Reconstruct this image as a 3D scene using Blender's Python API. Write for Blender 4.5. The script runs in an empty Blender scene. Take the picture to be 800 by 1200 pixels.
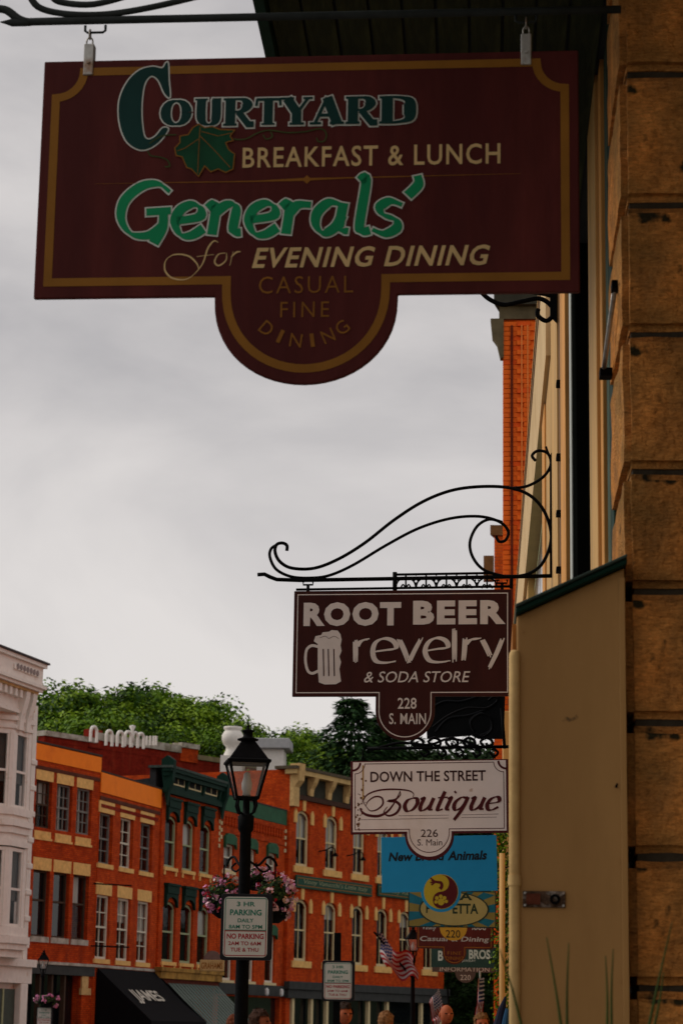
import bpy, bmesh, math, random
from mathutils import Vector, Matrix
R = math.radians
random.seed(7)
sc = bpy.context.scene
col = sc.collection

# ------------------------------------------------------------------ camera
F_PX = 2700.0            # focal length in photo pixels (photo is 1200 high)
ROLL = 0.016
def _cam_matrix():
    vx, vy = 165 / F_PX, -605 / F_PX
    c, s = math.cos(ROLL), math.sin(ROLL)
    rx, ry = vx * c - vy * s, vx * s + vy * c
    pitch = math.atan(-ry)
    yaw = math.atan(rx / math.sqrt(1 + ry * ry))
    return Matrix.Rotation(yaw, 4, 'Z') @ Matrix.Rotation(R(90) + pitch, 4, 'X') @ Matrix.Rotation(ROLL, 4, 'Z')
CAMH = 1.5
CM = Matrix.Translation((0, 0, CAMH)) @ _cam_matrix()
cam = bpy.data.objects.new('camera', bpy.data.cameras.new('camera'))
col.objects.link(cam)
cam.matrix_world = CM
cam.data.sensor_fit = 'VERTICAL'
cam.data.sensor_height = 36
cam.data.lens = F_PX / 1200 * 36
cam.data.clip_start = 0.1
cam.data.clip_end = 5000
cam.data.dof.use_dof = True
cam.data.dof.focus_distance = 13.6
cam.data.dof.aperture_fstop = 9.0
sc.camera = cam

# ------------------------------------------------------------------ light
sc.view_settings.view_transform = 'Standard'
sc.view_settings.look = 'None'
sc.view_settings.exposure = 0.6
sc.view_settings.gamma = 1.0
SUN_EL, SUN_AZ = R(40), R(-78)      # azimuth from +Y towards +X (high over the street, ahead to the left)
sun = bpy.data.objects.new('sun', bpy.data.lights.new('sun', 'SUN'))
col.objects.link(sun)
sun.data.energy = 1.2
sun.data.angle = R(25)
sun.data.color = (1.0, 0.95, 0.88)
sd = Vector((math.sin(SUN_AZ) * math.cos(SUN_EL), math.cos(SUN_AZ) * math.cos(SUN_EL), math.sin(SUN_EL)))
sun.rotation_euler = sd.to_track_quat('Z', 'Y').to_euler()

w = bpy.data.worlds.new("World"); sc.world = w; w.use_nodes = True
nt = w.node_tree; nt.nodes.clear()
def N(nt, t, **k):
    n = nt.nodes.new(t)
    for a, b in k.items(): setattr(n, a, b)
    return n
sky = N(nt, 'ShaderNodeTexSky', sky_type='NISHITA', sun_disc=False, sun_elevation=SUN_EL, sun_rotation=SUN_AZ)
tc = N(nt, 'ShaderNodeTexCoord')
mp = N(nt, 'ShaderNodeMapping'); mp.inputs['Scale'].default_value = (1.0, 1.0, 1.7)
mp.inputs['Location'].default_value = (0.62, 0.4, 0.12)
n1 = N(nt, 'ShaderNodeTexNoise'); n1.inputs['Scale'].default_value = 4.2; n1.inputs['Detail'].default_value = 7; n1.inputs['Roughness'].default_value = .5
n1.inputs['Distortion'].default_value = .5
cr = N(nt, 'ShaderNodeValToRGB')
cr.color_ramp.elements[0].position = .36; cr.color_ramp.elements[0].color = (3.1, 2.96, 2.98, 1)
cr.color_ramp.elements[1].position = .64; cr.color_ramp.elements[1].color = (5.0, 4.72, 4.56, 1)
sepw = N(nt, 'ShaderNodeSeparateXYZ')
mr = N(nt, 'ShaderNodeMapRange'); mr.inputs['From Min'].default_value = 0; mr.inputs['From Max'].default_value = .55
mr.inputs['To Min'].default_value = .08; mr.inputs['To Max'].default_value = -.03
ad = N(nt, 'ShaderNodeMath', operation='ADD')
mx = N(nt, 'ShaderNodeMix', data_type='RGBA'); mx.inputs[0].default_value = .96
bg = N(nt, 'ShaderNodeBackground'); bg.inputs['Strength'].default_value = .1
wo = N(nt, 'ShaderNodeOutputWorld')
L = nt.links.new
L(tc.outputs['Generated'], mp.inputs[0]); L(mp.outputs[0], n1.inputs['Vector'])
L(tc.outputs['Generated'], sepw.inputs[0]); L(sepw.outputs['Z'], mr.inputs['Value'])
L(n1.outputs['Fac'], ad.inputs[0]); L(mr.outputs[0], ad.inputs[1]); L(ad.outputs[0], cr.inputs[0])
L(sky.outputs[0], mx.inputs[6]); L(cr.outputs[0], mx.inputs[7]); L(mx.outputs[2], bg.inputs[0]); L(bg.outputs[0], wo.inputs[0])

# ------------------------------------------------------------------ materials
MATS = {}
def M(name, c, rough=.8, var=.2, scale=6.0, bump=.0, metal=0.0, spec=.10, c2=None, c2amt=.5, stretch=(1, 1, 1), bscale=None, spots=None):
    if name in MATS: return MATS[name]
    m = bpy.data.materials.new(name); m.use_nodes = True; t = m.node_tree
    b = t.nodes['Principled BSDF']; l = t.links.new
    b.inputs['Roughness'].default_value = rough; b.inputs['Metallic'].default_value = metal
    b.inputs['Specular IOR Level'].default_value = spec
    co = N(t, 'ShaderNodeTexCoord'); ma = N(t, 'ShaderNodeMapping'); ma.inputs['Scale'].default_value = stretch
    l(co.outputs['Object'], ma.inputs[0])
    no = N(t, 'ShaderNodeTexNoise'); no.inputs['Scale'].default_value = scale; no.inputs['Detail'].default_value = 6; no.inputs['Roughness'].default_value = .6
    l(ma.outputs[0], no.inputs['Vector'])
    r = N(t, 'ShaderNodeValToRGB')
    lo = tuple(x * (1 - var) for x in c); hi = tuple(min(1, x * (1 + var)) for x in c)
    r.color_ramp.elements[0].position = .3; r.color_ramp.elements[0].color = (*lo, 1)
    r.color_ramp.elements[1].position = .7; r.color_ramp.elements[1].color = (*hi, 1)
    l(no.outputs['Fac'], r.inputs[0]); out = r.outputs[0]
    if c2:
        n2 = N(t, 'ShaderNodeTexNoise'); n2.inputs['Scale'].default_value = scale * .45; n2.inputs['Detail'].default_value = 7; n2.inputs['Roughness'].default_value = .65
        l(ma.outputs[0], n2.inputs['Vector'])
        r2 = N(t, 'ShaderNodeValToRGB'); r2.color_ramp.elements[0].position = 1 - c2amt - .1; r2.color_ramp.elements[1].position = min(1, 1 - c2amt + .12)
        l(n2.outputs['Fac'], r2.inputs[0])
        mi = N(t, 'ShaderNodeMix', data_type='RGBA'); l(r2.outputs[0], mi.inputs[0]); l(out, mi.inputs[6]); mi.inputs[7].default_value = (*c2, 1); out = mi.outputs[2]
    if spots:
        n3 = N(t, 'ShaderNodeTexNoise'); n3.inputs['Scale'].default_value = spots[1]; n3.inputs['Detail'].default_value = 4
        l(co.outputs['Object'], n3.inputs['Vector'])
        r3 = N(t, 'ShaderNodeValToRGB'); r3.color_ramp.elements[0].position = spots[2]; r3.color_ramp.elements[1].position = spots[2] + .06
        l(n3.outputs['Fac'], r3.inputs[0])
        mi = N(t, 'ShaderNodeMix', data_type='RGBA'); l(r3.outputs[0], mi.inputs[0]); l(out, mi.inputs[6]); mi.inputs[7].default_value = (*spots[0], 1); out = mi.outputs[2]
    l(out, b.inputs['Base Color'])
    if bump:
        nb = N(t, 'ShaderNodeTexNoise'); nb.inputs['Scale'].default_value = bscale or scale * 4; nb.inputs['Detail'].default_value = 6
        l(ma.outputs[0], nb.inputs['Vector'])
        bu = N(t, 'ShaderNodeBump'); bu.inputs['Strength'].default_value = bump; bu.inputs['Distance'].default_value = .02
        l(nb.outputs['Fac'], bu.inputs['Height']); l(bu.outputs[0], b.inputs['Normal'])
    MATS[name] = m; return m

def brick_mat(name, c1, c2, mortar, bw=.21, bh=.075, patch=None, rough=.85):
    m = bpy.data.materials.new(name); m.use_nodes = True; t = m.node_tree; b = t.nodes['Principled BSDF']; l = t.links.new
    b.inputs['Roughness'].default_value = rough; b.inputs['Specular IOR Level'].default_value = .06
    co = N(t, 'ShaderNodeTexCoord'); se = N(t, 'ShaderNodeSeparateXYZ'); ad = N(t, 'ShaderNodeMath', operation='ADD'); cb = N(t, 'ShaderNodeCombineXYZ')
    l(co.outputs['Object'], se.inputs[0]); l(se.outputs['X'], ad.inputs[0]); l(se.outputs['Y'], ad.inputs[1])
    l(ad.outputs[0], cb.inputs['X']); l(se.outputs['Z'], cb.inputs['Y'])
    br = N(t, 'ShaderNodeTexBrick'); l(cb.outputs[0], br.inputs['Vector'])
    br.inputs['Color1'].default_value = (*c1, 1); br.inputs['Color2'].default_value = (*c2, 1); br.inputs['Mortar'].default_value = (*mortar, 1)
    br.inputs['Scale'].default_value = 1; br.inputs['Brick Width'].default_value = bw; br.inputs['Row Height'].default_value = bh
    br.inputs['Mortar Size'].default_value = .007; br.inputs['Bias'].default_value = 0.1
    no = N(t, 'ShaderNodeTexNoise'); no.inputs['Scale'].default_value = 1.6; no.inputs['Detail'].default_value = 10; no.inputs['Roughness'].default_value = .8
    l(co.outputs['Object'], no.inputs['Vector'])
    r = N(t, 'ShaderNodeValToRGB'); r.color_ramp.elements[0].position = .3; r.color_ramp.elements[0].color = (.45, .38, .38, 1)
    r.color_ramp.elements[1].position = .7; r.color_ramp.elements[1].color = (1.25, 1.2, 1.15, 1); l(no.outputs['Fac'], r.inputs[0])
    mu = N(t, 'ShaderNodeMix', data_type='RGBA', blend_type='MULTIPLY'); mu.inputs[0].default_value = 1
    l(br.outputs['Color'], mu.inputs[6]); l(r.outputs[0], mu.inputs[7]); out = mu.outputs[2]
    # soot and wash streaks running down the wall
    ms = N(t, 'ShaderNodeMapping'); ms.inputs['Scale'].default_value = (1.6, 1.6, .22); l(co.outputs['Object'], ms.inputs[0])
    ns = N(t, 'ShaderNodeTexNoise'); ns.inputs['Scale'].default_value = 1.3; ns.inputs['Detail'].default_value = 6; l(ms.outputs[0], ns.inputs['Vector'])
    rs = N(t, 'ShaderNodeValToRGB'); rs.color_ramp.elements[0].position = .52; rs.color_ramp.elements[1].position = .72; rs.color_ramp.elements[1].color = (.6, .6, .6, 1)
    l(ns.outputs['Fac'], rs.inputs[0])
    mi = N(t, 'ShaderNodeMix', data_type='RGBA'); l(rs.outputs[0], mi.inputs[0]); l(out, mi.inputs[6]); mi.inputs[7].default_value = (*(patch or tuple(x * .45 for x in c1)), 1)
    l(mi.outputs[2], b.inputs['Base Color'])
    bu = N(t, 'ShaderNodeBump'); bu.inputs['Strength'].default_value = .4; bu.inputs['Distance'].default_value = .02
    l(br.outputs['Fac'], bu.inputs['Height']); bu.invert = True; l(bu.outputs[0], b.inputs['Normal'])
    MATS[name] = m; return m

def glass_mat(name, c, trans):
    m = bpy.data.materials.new(name); m.use_nodes = True; t = m.node_tree; b = t.nodes['Principled BSDF']; l = t.links.new
    b.inputs['Base Color'].default_value = (*c, 1); b.inputs['Roughness'].default_value = .06; b.inputs['Specular IOR Level'].default_value = .45
    no = N(t, 'ShaderNodeTexNoise'); no.inputs['Scale'].default_value = 1.3
    bu = N(t, 'ShaderNodeBump'); bu.inputs['Strength'].default_value = .12; bu.inputs['Distance'].default_value = .05
    co = N(t, 'ShaderNodeTexCoord'); l(co.outputs['Object'], no.inputs['Vector']); l(no.outputs['Fac'], bu.inputs['Height']); l(bu.outputs[0], b.inputs['Normal'])
    b.inputs['Alpha'].default_value = 1 - trans
    MATS[name] = m; return m

M('brick_orange', (.3, .07, .02))
BR1 = brick_mat('brick_old_orange', (.44, .044, .007), (.62, .082, .011), (.20, .035, .012), patch=(.20, .03, .012))
BR2 = brick_mat('brick_orange_clean', (.50, .052, .007), (.68, .095, .011), (.24, .04, .014), patch=(.27, .04, .012))
BR3 = brick_mat('brick_bright', (.50, .050, .007), (.70, .095, .011), (.24, .04, .013), patch=(.30, .045, .012))
BR4 = brick_mat('brick_red_painted', (.20, .016, .008), (.28, .022, .010), (.17, .02, .012), patch=(.33, .05, .02))
BR5 = brick_mat('brick_right', (.88, .15, .018), (.95, .18, .02), (.55, .12, .04), patch=(.34, .05, .014))
GL = glass_mat('window_glass', (.006, .007, .008), .7)
GLD = glass_mat('dark_glass', (.006, .008, .009), .1)
LGL = glass_mat('lantern_glass', (.5, .5, .48), .8)
m_cream = M('cream_paint', (.60, .40, .17), var=.15, scale=9, bump=.1, c2=(.42, .26, .10), c2amt=.42)
m_lint = M('cream_stone', (.78, .47, .16), var=.15, scale=6, bump=.1, c2=(.52, .28, .08), c2amt=.38)
m_white = M('white_paint', (.76, .72, .66), var=.07, scale=5, bump=.06, c2=(.50, .36, .24), c2amt=.30)
m_wframe = M('white_window_paint', (.66, .62, .50), var=.06, scale=8)
m_cframe = M('cream_window_paint', (.66, .54, .30), var=.08, scale=8)
m_gframe = M('green_window_paint', (.34, .38, .22), var=.1, scale=8)
m_dframe = M('brown_window_paint', (.07, .045, .03), var=.2, scale=8)
m_green = M('dark_green_paint', (.005, .026, .017), rough=.7, var=.3, scale=4)
m_green2 = M('mid_green_paint', (.022, .095, .045), rough=.6, var=.2, scale=3)
m_greens = M('sign_green_paint', (.006, .055, .032), rough=.5, var=.2, scale=3)
m_orangep = M('orange_board_paint', (.98, .24, .018), rough=.7, var=.06, scale=2.5, c2=(.80, .17, .015), c2amt=.36)
m_iron = M('black_iron', (.0035, .0035, .004), rough=.7, var=.4, scale=30, spec=.04, bump=.1)
m_dark = M('dark_interior', (.008, .008, .008), rough=.9)
m_curtain = M('pale_curtain', (.70, .70, .62), rough=.95, var=.2, scale=3, stretch=(9, 9, .4))
m_roof = M('roof_felt', (.03, .032, .034), rough=.95)
m_coping = M('weathered_coping', (.46, .42, .36), rough=.9, var=.2, scale=4, c2=(.20, .17, .12), c2amt=.46)
m_grey = M('grey_metal', (.42, .42, .42), rough=.5, var=.1, scale=4)
m_steel = M('galvanized_steel', (.38, .37, .34), rough=.4, metal=.6, var=.25, scale=25, c2=(.22, .11, .05), c2amt=.4)
m_storegrey = M('store_cornice_grey', (.045, .047, .045), rough=.7, var=.2, scale=3)
m_blackcloth = M('black_awning_cloth', (.004, .004, .005), rough=.9, var=.2, scale=4)
m_awn2 = M('grey_green_metal_awning', (.10, .135, .115), rough=.5, var=.15, scale=3)
m_ochre = M('ochre_cornice_paint', (.40, .22, .05), rough=.8, var=.3, scale=3, c2=(.16, .08, .02), c2amt=.45)

# ------------------------------------------------------------------ picture rays (used to measure positions on real planes)
def ray(px, py):
    d = CM.to_3x3() @ Vector(((px - 400) / F_PX, -(py - 600) / F_PX, -1))
    return Vector((0, 0, CAMH)), d
def PY(px, py, Y):
    o, d = ray(px, py); return o + d * (Y / d.y)
def PX(px, py, X):
    o, d = ray(px, py); return o + d * (X / d.x)
def hor(x): return 1205 + ROLL * (x - 565)

class Frame:
    """upright plane: x runs right, y runs away from the viewer, z up"""
    def __init__(s, px, py, Y, ang=0.0, tilt=0.0, xv=None, z=None):
        o = PY(px, py, Y)
        if z is not None: o.z = z
        if xv is not None:
            d = ray(xv, hor(xv))[1]; ang = math.atan2(d.y, d.x)
        s.ang, s.tilt = ang, tilt
        s.M = Matrix.Translation(o) @ Matrix.Rotation(ang, 4, 'Z') @ Matrix.Rotation(tilt, 4, 'Y')
        s.I = s.M.inverted()
    def st(s, px, py, off=0.0):
        o, d = ray(px, py); lo = s.I @ o; ld = s.I.to_3x3() @ d
        p = lo + ld * ((off - lo.y) / ld.y); return p.x, p.z
    def root(s, name):
        e = bpy.data.objects.new(name, None); col.objects.link(e); e.empty_display_size = .2
        e.matrix_world = s.M; return e

# ------------------------------------------------------------------ mesh builder
class MB:
    def __init__(s): s.v = []; s.f = []; s.mi = []; s.m = 0; s.cuts = []
    def _a(s, vs, fs):
        n = len(s.v); s.v += [tuple(p) for p in vs]; s.f += [tuple(i + n for i in f) for f in fs]; s.mi += [s.m] * len(fs); return s
    def box(s, x0, x1, y0, y1, z0, z1):
        vs = [(x, y, z) for z in (z0, z1) for y in (y0, y1) for x in (x0, x1)]
        return s._a(vs, [(0, 2, 3, 1), (4, 5, 7, 6), (0, 1, 5, 4), (2, 6, 7, 3), (0, 4, 6, 2), (1, 3, 7, 5)])
    def prism(s, poly, y0, y1):          # poly in x,z extruded along y
        n = len(poly)
        ar = sum(poly[i][0] * poly[(i + 1) % n][1] - poly[(i + 1) % n][0] * poly[i][1] for i in range(n))
        if ar < 0: poly = poly[::-1]
        vs = [(p[0], y0, p[1]) for p in poly] + [(p[0], y1, p[1]) for p in poly]
        fs = [tuple(range(n)), tuple(range(2 * n - 1, n - 1, -1))]
        fs += [(i, i + n, (i + 1) % n + n, (i + 1) % n) for i in range(n)]
        return s._a(vs, fs)
    def prismx(s, poly, x0, x1):         # poly in y,z extruded along x
        n = len(poly)
        vs = [(x0, p[0], p[1]) for p in poly] + [(x1, p[0], p[1]) for p in poly]
        fs = [tuple(range(n)), tuple(range(2 * n - 1, n - 1, -1))]
        fs += [(i, i + n, (i + 1) % n + n, (i + 1) % n) for i in range(n)]
        return s._a(vs, fs)
    def quad(s, a, b, c, d): return s._a([a, b, c, d], [(0, 1, 2, 3)])
    def ribbon(s, pts, w, y, closed=False):
        n = len(pts); ws = w if isinstance(w, list) else [w] * n
        Lp, Rp = [], []
        for i, p in enumerate(pts):
            a = pts[i - 1] if (i > 0 or closed) else p; b = pts[(i + 1) % n] if (i < n - 1 or closed) else p
            d1 = Vector((p[0] - a[0], p[1] - a[1])); d2 = Vector((b[0] - p[0], b[1] - p[1]))
            if d1.length < 1e-9: d1 = d2
            if d2.length < 1e-9: d2 = d1
            d1.normalize(); d2.normalize(); t = d1 + d2
            if t.length < 1e-6: t = d1
            t.normalize(); nn = Vector((-t.y, t.x)); k = 1 / max(.5, nn.dot(Vector((-d1.y, d1.x))))
            h = ws[i] / 2 * k
            Lp.append((p[0] + nn.x * h, y, p[1] + nn.y * h)); Rp.append((p[0] - nn.x * h, y, p[1] - nn.y * h))
        fs = [(i, (i + 1) % n, (i + 1) % n + n, i + n) for i in range(n if closed else n - 1)]
        return s._a(Lp + Rp, fs)
    def tube(s, pts, r, seg=8, closed=False, flat=1.0):
        pts = [Vector(p) for p in pts]; n = len(pts); rs = r if isinstance(r, list) else [r] * n
        vs = []; prev = None
        for i, p in enumerate(pts):
            a = pts[i - 1] if (i > 0 or closed) else p; b = pts[(i + 1) % n] if (i < n - 1 or closed) else p
            t = (b - a); t = t.normalized() if t.length > 1e-9 else Vector((0, 0, 1))
            if prev is None:
                up = Vector((0, 1, 0)) if abs(t.y) < .9 else Vector((1, 0, 0)); x = up - t * up.dot(t)
            else: x = prev - t * prev.dot(t)
            x.normalize(); prev = x; yv = t.cross(x)
            for k in range(seg):
                an = 2 * math.pi * k / seg; vs.append(p + x * math.cos(an) * rs[i] * flat + yv * math.sin(an) * rs[i])
        fs = []
        for i in range(n if closed else n - 1):
            for k in range(seg):
                a = i * seg + k; b = i * seg + (k + 1) % seg; j = ((i + 1) % n) * seg
                fs.append((a, b, j + (k + 1) % seg, j + k))
        if not closed: fs += [tuple(range(seg))[::-1], tuple(range((n - 1) * seg, n * seg))]
        return s._a(vs, fs)
    def lathe(s, prof, seg=16, c=(0, 0)):     # prof list of (r,z)
        vs = []; n = len(prof)
        for r_, z in prof:
            for k in range(seg):
                a = 2 * math.pi * (k + .5) / seg; vs.append((c[0] + r_ * math.cos(a), c[1] + r_ * math.sin(a), z))
        fs = [(i * seg + k, i * seg + (k + 1) % seg, (i + 1) * seg + (k + 1) % seg, (i + 1) * seg + k) for i in range(n - 1) for k in range(seg)]
        fs += [tuple(range(seg))[::-1], tuple(range((n - 1) * seg, n * seg))]
        return s._a(vs, fs)
    def mesh(s, name, *mats):
        me = bpy.data.meshes.new(name); me.from_pydata(s.v, [], s.f)
        for m in mats: me.materials.append(m)
        if len(mats) > 1: me.polygons.foreach_set('material_index', s.mi)
        me.update(); return me
    def build(s, name, mats, parent=None, smooth=False, bevel=0):
        if not isinstance(mats, (list, tuple)): mats = [mats]
        if s.cuts:
            bs = sorted({0, len(s.f)} | set(s.cuts)); s.cuts = []; first = None
            if len(bs) > 2:
                for a, b in zip(bs[:-1], bs[1:]):
                    q = MB(); used = sorted({i for f in s.f[a:b] for i in f}); ix = {v: i for i, v in enumerate(used)}
                    q.v = [s.v[i] for i in used]; q.f = [tuple(ix[i] for i in f) for f in s.f[a:b]]; q.mi = s.mi[a:b]
                    o = q.build(name, mats, parent, smooth, bevel); first = first or o
                return first
        me = s.mesh(name, *mats)
        if smooth: me.polygons.foreach_set('use_smooth', [True] * len(me.polygons))
        o = bpy.data.objects.new(name, me); col.objects.link(o)
        if parent: o.parent = parent
        if bevel:
            b = o.modifiers.new('bevel', 'BEVEL'); b.width = bevel; b.segments = 2; b.limit_method = 'ANGLE'
        return o
def child(name, me, parent, loc=(0, 0, 0), rot=(0, 0, 0), scale=None):
    o = bpy.data.objects.new(name, me); col.objects.link(o); o.parent = parent; o.location = loc; o.rotation_euler = rot
    if scale: o.scale = scale
    return o
def tag(o, label=None, cat=None, group=None, kind=None):
    if label: o['label'] = label
    if cat: o['category'] = cat
    if group: o['group'] = group
    if kind: o['kind'] = kind
    return o
def thing(name, label, cat, loc=(0, 0, 0), rz=0, group=None):
    o = bpy.data.objects.new(name, None); col.objects.link(o); o.location = loc; o.rotation_euler = (0, 0, rz); o.empty_display_size = .2
    o.matrix_world = Matrix.Translation(loc) @ Matrix.Rotation(rz, 4, 'Z')
    return tag(o, label, cat, group)
def copy_tree(o, parent=None):
    c = o.copy(); col.objects.link(c); c.parent = parent
    for ch in o.children: copy_tree(ch, c)
    return c
def smoothp(pts, k=6, closed=False):
    out = []; n = len(pts)
    if n < 3: return list(pts)
    g = (lambda i: pts[i % n]) if closed else (lambda i: pts[max(0, min(n - 1, i))])
    for i in range(n if closed else n - 1):
        p0, p1, p2, p3 = g(i - 1), g(i), g(i + 1), g(i + 2)
        for j in range(k):
            t = j / k
            out.append(tuple(.5 * (2 * b + (c - a) * t + (2 * a - 5 * b + 4 * c - d) * t * t + (3 * b - a - 3 * c + d) * t ** 3) for a, b, c, d in zip(p0, p1, p2, p3)))
    if not closed: out.append(tuple(pts[-1]))
    return out

# ------------------------------------------------------------------ lettering
_tc = {}
def text2d(s, bold=0.0, space=1.0):
    k = (s, bold, space)
    if k in _tc: return _tc[k]
    cu = bpy.data.curves.new('t', 'FONT'); cu.body = s; cu.offset = bold; cu.space_character = space; cu.resolution_u = 3
    o = bpy.data.objects.new('t', cu); col.objects.link(o)
    dg = bpy.context.evaluated_depsgraph_get(); me = bpy.data.meshes.new_from_object(o.evaluated_get(dg))
    vs = [(v.co.x, v.co.y) for v in me.vertices]; fs = [tuple(p.vertices) for p in me.polygons]
    bpy.data.objects.remove(o); bpy.data.curves.remove(cu); bpy.data.meshes.remove(me)
    x0 = min(v[0] for v in vs); x1 = max(v[0] for v in vs); y0 = min(v[1] for v in vs); y1 = max(v[1] for v in vs)
    vs = [((v[0] - x0) / (x1 - x0), (v[1] - y0) / (y1 - y0)) for v in vs]
    # make every face look towards -y
    ff = []
    for f in fs:
        a = sum(vs[f[i]][0] * vs[f[(i + 1) % len(f)]][1] - vs[f[(i + 1) % len(f)]][0] * vs[f[i]][1] for i in range(len(f)))
        ff.append(f if a > 0 else f[::-1])
    _tc[k] = (vs, ff); return _tc[k]
def put_text(mb, F, s, xl, xr, yt, yb, y, bold=0.0, shear=0.0, space=1.0, arc=None):
    """text filling the box measured in photo pixels on frame F (top/bottom taken at the middle)"""
    xm = (xl + xr) / 2; ym = (yt + yb) / 2
    if F is None: a, b, z1, z0 = xl, xr, yt, yb
    else:
        a = F.st(xl, ym)[0]; b = F.st(xr, ym)[0]; z1 = F.st(xm, yt)[1]; z0 = F.st(xm, yb)[1]
    vs, fs = text2d(s, bold, space); h = z1 - z0; W = b - a - abs(shear) * h
    out = []
    for u, v in vs:
        x = a + u * W + shear * v * h; z = z0 + v * h
        out.append((x, y, z))
    mb.cuts.append(len(mb.f)); mb._a(out, fs); mb.cuts.append(len(mb.f))
S_ = {
 'G': (1.5, [[(1.35, 1.45), (1.0, 1.72), (.55, 1.65), (.15, 1.2), (.12, .6), (.45, .1), (.95, .05), (1.3, .35)], [(.78, .8), (1.45, .84)], [(1.25, .8), (1.28, .3), (1.1, -.22)]]),
 'e': (.95, [[(.14, .5), (.74, .62), (.74, .9), (.5, 1.03), (.2, .85), (.1, .45), (.3, .05), (.6, .02), (.9, .24)]]),
 'n': (1.05, [[(.0, .88), (.2, 1.0), (.2, .03)], [(.2, .72), (.5, 1.0), (.76, .9), (.76, .15), (.98, .1)]]),
 'r': (.85, [[(.0, .88), (.2, 1), (.2, .02)], [(.2, .65), (.42, .95), (.78, .95)]]),
 'a': (1.1, [[(.78, .92), (.42, 1.02), (.13, .7), (.13, .3), (.36, .03), (.66, .22), (.8, .6)], [(.8, 1.0), (.78, .2), (1.02, .08)]]),
 'l': (.5, [[(.08, 1.7), (.24, 1.75), (.2, .3), (.28, .06), (.5, .1)]]),
 's': (.85, [[(.78, .9), (.45, 1.03), (.2, .85), (.3, .6), (.65, .42), (.7, .15), (.4, -.02), (.06, .12)]]),
 "'": (.4, [[(.25, 1.85), (.3, 1.55), (.05, 1.2)]]),
 'u': (1.1, [[(.0, .88), (.18, 1.0), (.18, .3), (.38, .02), (.68, .2), (.84, .55)], [(.84, 1), (.84, .2), (1.08, .08)]]),
 'o': (1.0, [[(.5, 1.02), (.15, .85), (.1, .4), (.4, .0), (.75, .12), (.88, .6), (.72, .95), (.48, 1.02)]]),
 't': (.7, [[(.32, 1.5), (.28, .3), (.38, .03), (.65, .12)], [(.02, 1.0), (.66, 1.04)]]),
 'i': (.5, [[(.02, .88), (.2, 1), (.18, .2), (.4, .06)], [(.3, 1.38), (.36, 1.48)]]),
 'q': (1.1, [[(.8, .92), (.42, 1.02), (.13, .7), (.13, .3), (.36, .03), (.66, .22), (.8, .6)], [(.82, 1.05), (.74, .1), (.5, -.75)]]),
 'v': (.95, [[(.03, 1.02), (.42, .03)], [(.42, .03), (.85, 1.02)]]),
 'y': (.95, [[(.03, 1.02), (.44, .3)], [(.9, 1.05), (.28, -.5)]]),
}
def put_script(mb, F, word, xl, xr, yx, yb, y, pen, shear=0, grow=0.0, nib=None, smooth=True):
    """word in stroke lettering; yx/yb = pixel rows of x-height and baseline at the middle; pen=(thin,thick) in x-heights"""
    tot = sum(S_[c][0] for c in word)
    xm = (xl + xr) / 2; a = F.st(xl, yb)[0]; b = F.st(xr, yb)[0]; z0 = F.st(xm, yb)[1]; xh = F.st(xm, yx)[1] - z0
    sx = (b - a) / tot; cx = 0; k = 0
    for c in word:
        adv, strokes = S_[c]
        for st in strokes:
            pts = [((cx + p[0]) * sx + a + shear * p[1] * xh, z0 + p[1] * xh) for p in st]
            if smooth: pts = smoothp(pts, 6)
            ws = []
            for i in range(len(pts)):
                p = pts[max(0, i - 1)]; q = pts[min(len(pts) - 1, i + 1)]
                an = math.atan2(q[1] - p[1], q[0] - p[0])
                ws.append((pen[0] + (pen[1] - pen[0]) * abs(math.sin(an - (nib if nib is not None else 0)))) * xh + grow * 2)
            if grow:
                for e, s in ((0, 1), (-1, -2)):
                    d = Vector((pts[e][0] - pts[s][0], pts[e][1] - pts[s][1])).normalized() * grow
                    pts[e] = (pts[e][0] + d.x, pts[e][1] + d.y)
            mb.ribbon(pts, ws, y - k * .00012); k += 1
        cx += adv
# ================================================================== THE SETTING
def struct(o): o['kind'] = 'structure'; return o
g = MB(); g.quad((-900, -300, -.02), (900, -300, -.02), (900, 2500, -.02), (-900, 2500, -.02))
struct(g.build('ground', M('earth', (.10, .09, .06), var=.3, scale=.2)))
g = MB(); g.quad((-7.6, -40, 0.0), (-1.75, -40, 0.0), (-1.75, 160, 0.0), (-15.5, 160, 0.0))
g = MB(); g.box(-11, -2.0, -40, 160, -.015, 0.0)
struct(g.build('road', M('asphalt', (.05, .05, .052), var=.2, scale=12, bump=.3)))
g = MB(); g.box(-1.98, .42, -40, 160, -.01, .13); g.box(-2.12, -1.982, -40, 160, -.01, .125)
struct(g.build('pavement', M('concrete_pavement', (.30, .29, .27), var=.12, scale=3, bump=.2)))
g = MB(); g.box(-13.6, -11.002, -40, 110, -.01, .13)
struct(g.build('pavement', MATS['concrete_pavement']))

# ================================================================== NEAR STONE BUILDING (right)
WX = .42                                        # street face of the right-hand buildings
m_stone = M('tooled_sandstone', (.46, .245, .075), rough=.95, var=.35, scale=8, bump=1.0, c2=(.20, .125, .052), c2amt=.45, bscale=42, spots=((.03, .032, .02), 9, .64))
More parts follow.
